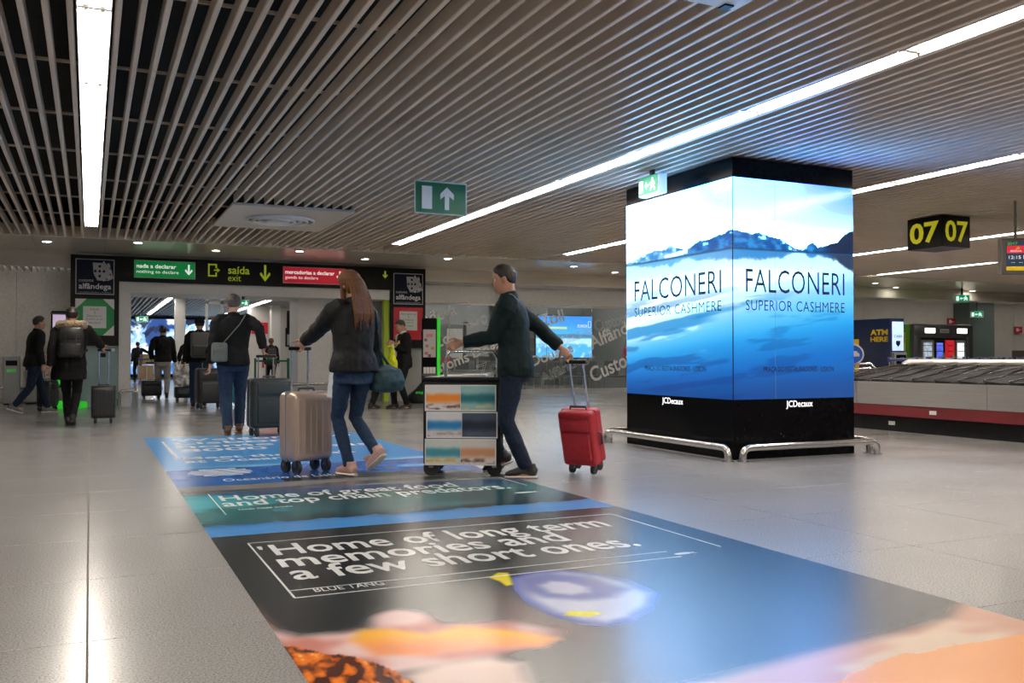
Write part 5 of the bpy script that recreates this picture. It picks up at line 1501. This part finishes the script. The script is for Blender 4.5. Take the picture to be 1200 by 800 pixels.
def worn(name, label, cat, root, group=None):
    """a worn bag: top-level, in the same frame as its wearer"""
    o = empty(name, root.location, root.rotation_euler.z, label, cat, group, scale=root.scale[0]); return o

def backpack(root, j, label, m, m2, w=.30, h=.44, d=.15, z0=1.0, flap=False):
    P = j['P']; b = worn('backpack', label, 'backpack', root, 'backpacks on travellers')
    y1 = P(0, 0, 1.25).y - .15; z0 += P(0, 0, 0).z
    MB().rbox(-w / 2, w / 2, y1 - d, y1, z0, z0 + h, .06, 4).build('body', m, b, True)
    MB().rbox(-w * .42, w * .42, y1 - d - .03, y1 - d + .02, z0 + .03, z0 + h * .50, .025, 3).build('front_pocket', m2, b, True)
    if flap: MB().rbox(-w * .46, w * .46, y1 - d - .02, y1 - .01, z0 + h * .62, z0 + h + .02, .03, 3).build('flap', m2, b, True)
    MB().box(-w * .36, w * .36, y1 - d - .032, y1 - d - .028, z0 + h * .46, z0 + h * .475).build('zip', 'steel', b)
    MB().loft([(-.05, y1 - .05, z0 + h - .01), (-.03, y1 - .06, z0 + h + .05), (.03, y1 - .06, z0 + h + .05), (.05, y1 - .05, z0 + h - .01)], .010, 8, up=(0, 1, 0)).build('grab_loop', m2, b, True)
    for s in (-1, 1):
        pts = [(s * .09, y1 - .03, z0 + h - .04)] + [(s * (.10 + .015 * k), y, z) for k, (y, z) in enumerate(((y1 + .04, 1.475 + P(0, 0, 0).z), (y1 + .16, 1.50 + P(0, 0, 0).z), (y1 + .285, 1.44 + P(0, 0, 0).z), (y1 + .315, 1.30 + P(0, 0, 0).z), (y1 + .27, 1.15 + P(0, 0, 0).z)))] + [(s * .205, y1 + .12, z0 + .12), (s * .13, y1 - .03, z0 + .06)]
        MB().loft(pts, [(.026, .008)] * len(pts), 8, up=(1, 0, 0)).build('shoulder_strap', m2, b, True)
        if flap: MB().box(s * .07 - .012, s * .07 + .012, y1 - d - .036, y1 - d - .018, z0 + h * .35, z0 + h * .8).build('buckle_strap', 'leather_black', b)
    return b

def wpt(root, j, x, y, z):
    """local body point -> world"""
    v = j['P'](x, y, z); return Matrix.Rotation(root.rotation_euler.z, 3, 'Z') @ (v * j['sc']) + Vector(root.location)

# 1 woman in the foreground with the champagne case
cs1 = suitcase('champagne metallic hard-shell suitcase pushed by the foreground woman', (1.735, 8.13, 0), R(22), .42, .27, .71, 'case_champagne', handle=.37, ribs=6)
w1, jw = person('woman in a black puffer jacket, blue jeans and pink trainers pushing a champagne suitcase', (2.05, 7.72, 0), 22, 1.75, True,
                feet=((-.02, .03, 0), (.09, -.20, .12)), hands=(grip_of(cs1), None), lean=.05, top='cloth_charcoal', bottom='jeans', shoe='shoe_pink', sole='sole_white',
                hair='long', hair_m='hair_brown', hem=.90, coat=1.30, leg=.84, vox=.009, look=(5, -4))
hb_ = worn('shoulder_bag', 'dark teal soft bag hanging at the right hip of the foreground woman', 'bag', w1)
mat('bag_teal', (.010, .045, .055), .7, var=.3, scale=20, bump=.3)
Bg = MB(); Bg.rings([(.70, .10, .05, .34, -.02), (.72, .17, .08, .34, -.02), (.80, .19, .10, .34, -.02), (.90, .15, .08, .33, -.02), (.94, .05, .03, .32, -.02)], 18, 2.4)
remesh_object(Bg, 'pouch', 'bag_teal', hb_, .012, 2, .02, .06)
MB().loft([(.28, -.02, .92), (.22, -.06, 1.15), (.17, -.08, 1.40), (.15, .0, 1.485), (.17, .08, 1.40), (.24, .04, 1.15), (.38, -.02, .92)], [(.012, .005)] * 7, 8, up=(1, 0, 0)).build('strap', 'bag_teal', hb_, True)
# pale scarf end or paper in her left hand
pc = empty('paper_bag', (1.98, 7.96, .66), R(30), 'pale paper carrier bag hanging between the woman and her suitcase', 'bag')
mat('paper_pale', (.50, .55, .58), .7, var=.06)
MB().add([(-.10, -.04, 0), (.10, -.04, 0), (.10, .04, 0), (-.10, .04, 0), (-.07, -.035, .25), (.07, -.035, .25), (.07, .035, .25), (-.07, .035, .25)],
         [(3, 2, 1, 0), (0, 1, 5, 4), (1, 2, 6, 5), (2, 3, 7, 6), (3, 0, 4, 7), (4, 5, 6, 7)]).build('pouch', 'paper_pale', pc)
MB().loft([(-.05, 0, .25), (-.04, 0, .40), (.04, 0, .40), (.05, 0, .25)], .005, 6, up=(0, 1, 0)).build('handle', 'paper_pale', pc, True)

# 2 man with the baggage cart and red case
cs2 = suitcase('red soft suitcase leaning as the man beside the advert pillar pulls it', (3.93, 7.02, .0), R(-58), .33, .20, .56, 'case_red', True, tilt=R(15), handle=.40, stripe='case_red', band='case_red')
cs2.location.z = .02
m2, jm = person('man in a dark teal-black jacket pushing a cart and pulling a red suitcase', (3.27, 7.08, 0), 62, 1.80, False,
                feet=((-.09, -.10, 0), (.10, .13, .07)), hands=((2.80, 7.27, 1.065), grip_of(cs2)), lean=.10, top='cloth_teal_black', bottom='jeans_dark', shoe='shoe_black', sole='sole_white',
                hair='short', hair_m='hair_dark', hem=.84, coat=1.12, vox=.009, look=(0, -6), elbow_out=.2)
bc = empty('baggage_cart', (2.99, 7.50, 0), R(62), 'black baggage cart with a panel of six holiday photos on its side', 'baggage cart')
MB().rbox(-.24, .24, -.32, .32, .13, .20, .02).build('platform', 'black_paint', bc)
bd = MB().rbox(-.275, -.235, -.33, .33, .10, .80, .015).build('photo_board', 'black_paint', bc)
MB().rbox(-.27, .24, -.34, .34, .80, .84, .015).build('top_tray', 'black_paint', bc)
for i, (y, z, a, lb) in enumerate(((.12, .842, 12, 'a'), (-.08, .842, -8, 'b'))):
    MB().box(-.16, .10, y - .11, y + .09, z, z + .012 + .008 * i).build('paper_sheet', 'white_print', bc)
for x, y in ((-.2, -.27), (.2, -.27), (-.2, .27), (.2, .27)):
    wl = MB().cyl((x - .02, y, .065), (x + .02, y, .065), .065, 16).build('wheel', 'rubber', bc, True)
    MB().box(x - .03, x + .03, y - .02, y + .02, .07, .14).build('wheel_fork', 'steel', wl)
MB().loft([(-.25, -.30, .84), (-.27, -.30, 1.0), (-.28, -.26, 1.055), (-.28, .10, 1.055), (-.27, .14, 1.0), (-.25, .14, .84)], .013, 10, up=(1, 0, 0)).build('push_handle', 'steel', bc, True)
for x in (.22,):
    for y in (-.30, .30): MB().cyl((x, y, .18), (x, y, .82), .016, 8).build('post', 'black_paint', bc)
attr_mat('photo_print', rough=.3)
def photo(i):
    pal = [((228, 224, 226), (236, 140, 50), (120, 60, 40)), ((150, 190, 190), (40, 110, 120), (210, 205, 150)), ((222, 220, 224), (40, 120, 180), (190, 160, 140)),
           ((70, 80, 100), (40, 44, 60), (90, 90, 110)), ((216, 220, 214), (70, 150, 170), (220, 180, 80)), ((224, 216, 210), (206, 150, 110), (90, 70, 60))][i]
    def fn(U, V):
        o = mixc(rgb(*pal[0]), rgb(*pal[1]), sst(.25, .0, np.abs(V - .48) - .10 + .1 * fbm(U * 5 + i * 7, V * 3, 3)))
        return over(o, rgb(*pal[2]), sst(.30, .14, V) * sst(.4, .6, fbm(U * 6 + i, V * 8, 3)) * .9)
    return fn
for i in range(6):
    c, rw = i % 2, i // 2
    picture('photo', photo(i), 24, 20, (-.277 - .001 * rw, .305 - .295 * c - .012 * (rw == 1), .565 - .228 * rw), NY_, Z_, .29, .20, 'photo_print', bd)
    mbp = MB().box(-.2765, -.275, .315 - .295 * c - .31 - .012 * (rw == 1), .315 - .295 * c - .012 * (rw == 1), .553 - .228 * rw, .775 - .228 * rw)
    mbp.build('photo_border', 'white_print', bd)

# 3 man in the middle with crossbody bag
cs3 = suitcase('large black-green soft suitcase dragged behind the man with the crossbody bag', (2.11, 12.15, 0), R(10), .50, .30, .74, 'case_green_black', True, handle=.28, stripe='case_black')
m3, j3 = person('man in a black jacket and blue jeans with a grey crossbody bag', (1.72, 12.55, 0), -4, 1.85, False,
                feet=((-.07, -.14, 0), (.09, .20, 0)), hands=(None, grip_of(cs3)), lean=.02, top='cloth_black', bottom='jeans', shoe='shoe_brown', sole='shoe_brown', hair='short', hair_m='hair_grey',
                hem=.87, coat=1.12, leg=1.06)
cb_ = worn('crossbody_bag', 'grey crossbody bag on the back of the man in blue jeans', 'bag', m3)
mat('bag_olive', (.10, .11, .095), .8, var=.15, scale=50)
MB().rbox(-.27, -.08, -.235, -.15, .90, 1.13, .03, 3).build('pouch', 'bag_olive', cb_, True)
MB().rbox(-.26, -.09, -.25, -.22, 1.03, 1.135, .012, 2).build('flap', 'bag_olive', cb_, True)
MB().loft([(-.14, -.16, 1.12), (-.04, -.172, 1.24), (.06, -.168, 1.36), (.125, -.11, 1.465), (.135, .0, 1.50), (.11, .11, 1.44), (.0, .165, 1.28), (-.13, .15, 1.12), (-.23, .0, 1.02), (-.235, -.13, 1.04)], [(.022, .006)] * 10, 8, up=(1, 0, 0)).build('strap', 'bag_olive', cb_, True)

# 4 man in the fur hood
cs4 = suitcase('slim black ribbed cabin suitcase pulled by the man in the fur hood', (.20, 15.55, 0), R(-4), .34, .24, .57, 'case_black', handle=.55, ribs=6, band='case_black')
m4, j4 = person('man in a long black parka with a tan fur hood and black backpack', (-.24, 15.1, 0), -3, 1.76, False,
                feet=((-.06, .24, 0), (.03, -.20, .05)), hands=(None, grip_of(cs4)), lean=.02, top='cloth_black', bottom='cloth_black', shoe='shoe_black', sole='shoe_black', hair='short', hair_m='hair_dark',
                hem=.70, coat=1.22, leg=.92, elbow_out=.6)
fh = MB(); fh.torus((0, -.06, 1.50), .155, .062, 'z', 26, 12); fh.loft([(0, -.16, 1.52), (0, -.20, 1.42), (0, -.19, 1.34)], [(.15, .05), (.14, .05), (.06, .03)], 14, up=(0, 1, 0))
fh.v = [(x, y + j4['P'](0, 0, 1.5).y, z + j4['P'](0, 0, 0).z) for x, y, z in fh.v]
remesh_object(fh, 'fur_hood', 'fur', m4, .012, 1, .035, .03)
backpack(m4, j4, 'black leather backpack on the man in the fur hood', 'leather_black', 'leather_black', .34, .42, .15, 1.02, True)

# 5 man at far left with dark case
cs5 = suitcase('small dark suitcase beside the man at the far left', (-.72, 19.6, 0), R(70), .40, .26, .58, 'case_black', True, handle=.40, stripe='case_black')
m5, j5 = person('man in a dark jacket and jeans striding right at the far left', (-.92, 18.75, 0), -72, 1.77, False,
                feet=((-.09, .26, 0), (.09, -.34, .06)), hands=((-.74, 19.2, .98), None), lean=.12, top='cloth_black', bottom='jeans_dark', shoe='shoe_grey', sole='sole_white', hair='short', hair_m='hair_dark', hem=.86, coat=1.1)

# 6 people passing through the gate
cs6 = suitcase('black soft cabin suitcase pulled by the man in grey trousers', (1.38, 24.2, 0), R(4), .46, .28, .46, 'case_black', True, handle=.42, stripe='case_black')
m6, j6 = person('man in a black jacket and light grey trousers pulling a cabin suitcase through the gate', (1.64, 24.2, 0), -3, 1.80, False,
                feet=((-.09, .18, 0), (.09, -.16, .03)), hands=(grip_of(cs6), None), lean=.03, top='cloth_black', bottom='trouser_grey', shoe='shoe_black', sole='shoe_black', hair='short', hair_m='hair_dark', hem=.90, coat=1.12, vox=.013)
mat('bag_silver', (.55, .54, .52), .35, metal=.3, var=.75, scale=9, bump=.8)
cs7 = suitcase('dark navy suitcase under the crumpled silver bag beyond the gate', (2.02, 22.6, 0), R(3), .46, .28, .34, 'case_navy', True, handle=.0)
sb_ = empty('silver_bag', (2.02, 22.55, .36), 0, 'crumpled black and silver patterned bag on a navy suitcase', 'bag')
Sb = MB(); Sb.rings([(0, .16, .10, 0, 0), (.05, .25, .15, 0, 0), (.25, .27, .16, 0, 0), (.42, .24, .13, 0, 0), (.50, .10, .06, 0, 0)], 18, 2.6)
remesh_object(Sb, 'pouch', 'bag_silver', sb_, .016, 1, .07, .06)
MB().loft([(-.1, 0, .46), (-.08, 0, .62), (.08, 0, .62), (.1, 0, .46)], .012, 8, up=(0, 1, 0)).build('handle', 'case_black', sb_, True)
m7, j7 = person('dark-haired woman in a dark coat between the two men beyond the gate', (2.38, 25.4, 0), -2, 1.62, True,
                feet=((-.08, .14, 0), (.08, -.14, .03)), hands=((2.12, 25.6, .85), None), top='cloth_black', bottom='cloth_black', hair='bob', hair_m='hair_dark', hem=.72, coat=1.15, vox=.013)
cs8 = suitcase('tall black suitcase with grey reflective stripes beside the backpacker', (2.17, 19.15, 0), R(12), .52, .30, .80, 'case_black', True, handle=.12, stripe='trouser_grey')
m8, j8 = person('man in a black knit cap with a grey backpack and blue jeans', (2.05, 19.85, 0), -3, 1.83, False,
                feet=((-.12, -.10, 0), (.10, .22, 0)), hands=(None, grip_of(cs8)), top='cloth_black', bottom='jeans', shoe='shoe_black', sole='shoe_grey', hair='cap', hem=.90, coat=1.14, vox=.012, lean=.02)
backpack(m8, j8, 'grey two-tone backpack on the man in the knit cap', 'canvas_grey', 'canvas_charcoal', .36, .50, .17, .98)
cs9 = suitcase('teal blue hard suitcase half hidden behind the striped black suitcase', (2.62, 19.6, 0), R(-5), .40, .26, .52, 'case_teal', handle=.35)
cs10 = suitcase('dark maroon suitcase partly hidden behind the man in blue jeans', (2.72, 15.4, 0), R(6), .36, .24, .56, 'case_red', handle=.35, ribs=4)
m9, j9 = person('far traveller in dark clothes standing before the video wall', (1.88, 42.5, 0), 15, 1.70, False, feet=((-.1, .02, 0), (.1, -.02, 0)), hands=(None, (2.7, 42.6, 1.0)), hem=.84, bottom='cloth_black', vox=.016, lean=.03)
m10, j10 = person('fair ponytailed woman in black with a red strap beyond the gate', (5.42, 30.8, 0), -3, 1.66, True, feet=((-.08, .05, 0), (.08, -.05, 0)), top='cloth_black', bottom='cloth_black', hair='pony', hair_m='hair_brown', hem=.80, vox=.014, coat=1.1)
mat('strap_red', (.55, .02, .06), .6)
rb = worn('red_tote', 'red strap and tote hanging from the ponytailed woman beyond the gate', 'bag', m10)
MB().rbox(-.30, -.24, -.10, .12, .72, .98, .02).build('pouch', 'strap_red', rb, True)
MB().loft([(-.27, -.06, .97), (-.24, -.12, 1.25), (-.16, -.09, 1.46), (-.15, 0, 1.50), (-.17, .09, 1.45), (-.25, .10, 1.2), (-.27, .06, .97)], [(.03, .008)] * 7, 8, up=(1, 0, 0)).build('strap', 'strap_red', rb, True)
backpack(m10, j10, 'grey backpack on the ponytailed woman beyond the gate', 'canvas_charcoal', 'canvas_grey', .30, .40, .13, 1.0)

# 7 officer and the person beside him
m11, j11 = person('uniformed officer in a dark suit facing left by the red sign', (5.66, 17.5, 0), 96, 1.78, False, feet=((-.12, -.02, 0), (.12, .14, 0)), hands=((5.36, 17.38, 1.22), (5.37, 17.52, 1.20)), lean=.02,
                  top='cloth_black', bottom='cloth_black', shoe='shoe_black', sole='shoe_black', hair='short', hair_m='hair_grey', hem=.82, coat=1.02, look=(8, -22), skin='skin', collar=False, group='people standing by the red sign')
Cc = MB(); Cc.loft([j11['P'](0, .0, 1.46), j11['P'](0, .004, 1.535)], [(.078, .074), (.066, .066)], 16, up=(0, 1, 0))
Cc.build('shirt_collar', 'shirt_white', m11, True)
MB().add([tuple(j11['P'](x, y, z)) for x, y, z in ((-.05, .142, 1.44), (.05, .142, 1.44), (.0, .162, 1.22), (-.045, .10, 1.48), (.045, .10, 1.48))], [(0, 2, 1), (0, 1, 4, 3)]).build('shirt_front', 'shirt_white', m11)
mat('gold', (.55, .40, .15), .4, metal=.5)
MB().box(-.13, -.07, .138, .16, 1.28 - .02, 1.34 - .02).build('badge', 'gold', m11)
for i in (0, 1):
    sh, el, wr = j11['arms'][i]; a = el.lerp(wr, .78); b = el.lerp(wr, .90)
    MB().loft([a, b], [.057, .055], 14).build('cuff_braid', 'gold', m11, True)
mat('bag_yellow', (.55, .60, .0), .5, var=.15, scale=12, bump=.3)
yb = empty('yellow_bag', (5.35, 17.26, .64), R(96), 'bright yellow carrier bag held by the officer', 'bag')
Yb = MB(); Yb.rings([(0, .10, .05, 0, 0), (.06, .17, .08, 0, 0), (.22, .17, .08, 0, 0), (.36, .12, .06, 0, .0), (.50, .05, .04, 0, .0), (.56, .06, .04, 0, 0)], 18, 2.4)
remesh_object(Yb, 'pouch', 'bag_yellow', yb, .012, 1, .04, .06)
MB().loft([(0, -.03, .50), (.03, .02, .60), (.04, .08, .57)], [.03, .035, .012], 10).build('knot', 'bag_yellow', yb, True)
MB().box(-.05, .05, -.02, -.005, .52, .64).build('paper', 'white_print', yb)
m12, j12 = person('person in dark clothes mostly hidden behind the foreground woman', (5.12, 17.85, 0), -80, 1.68, False, feet=((-.1, .05, 0), (.1, -.05, 0)), top='cloth_black', bottom='cloth_black', hem=.82, vox=.013, group='people standing by the red sign')
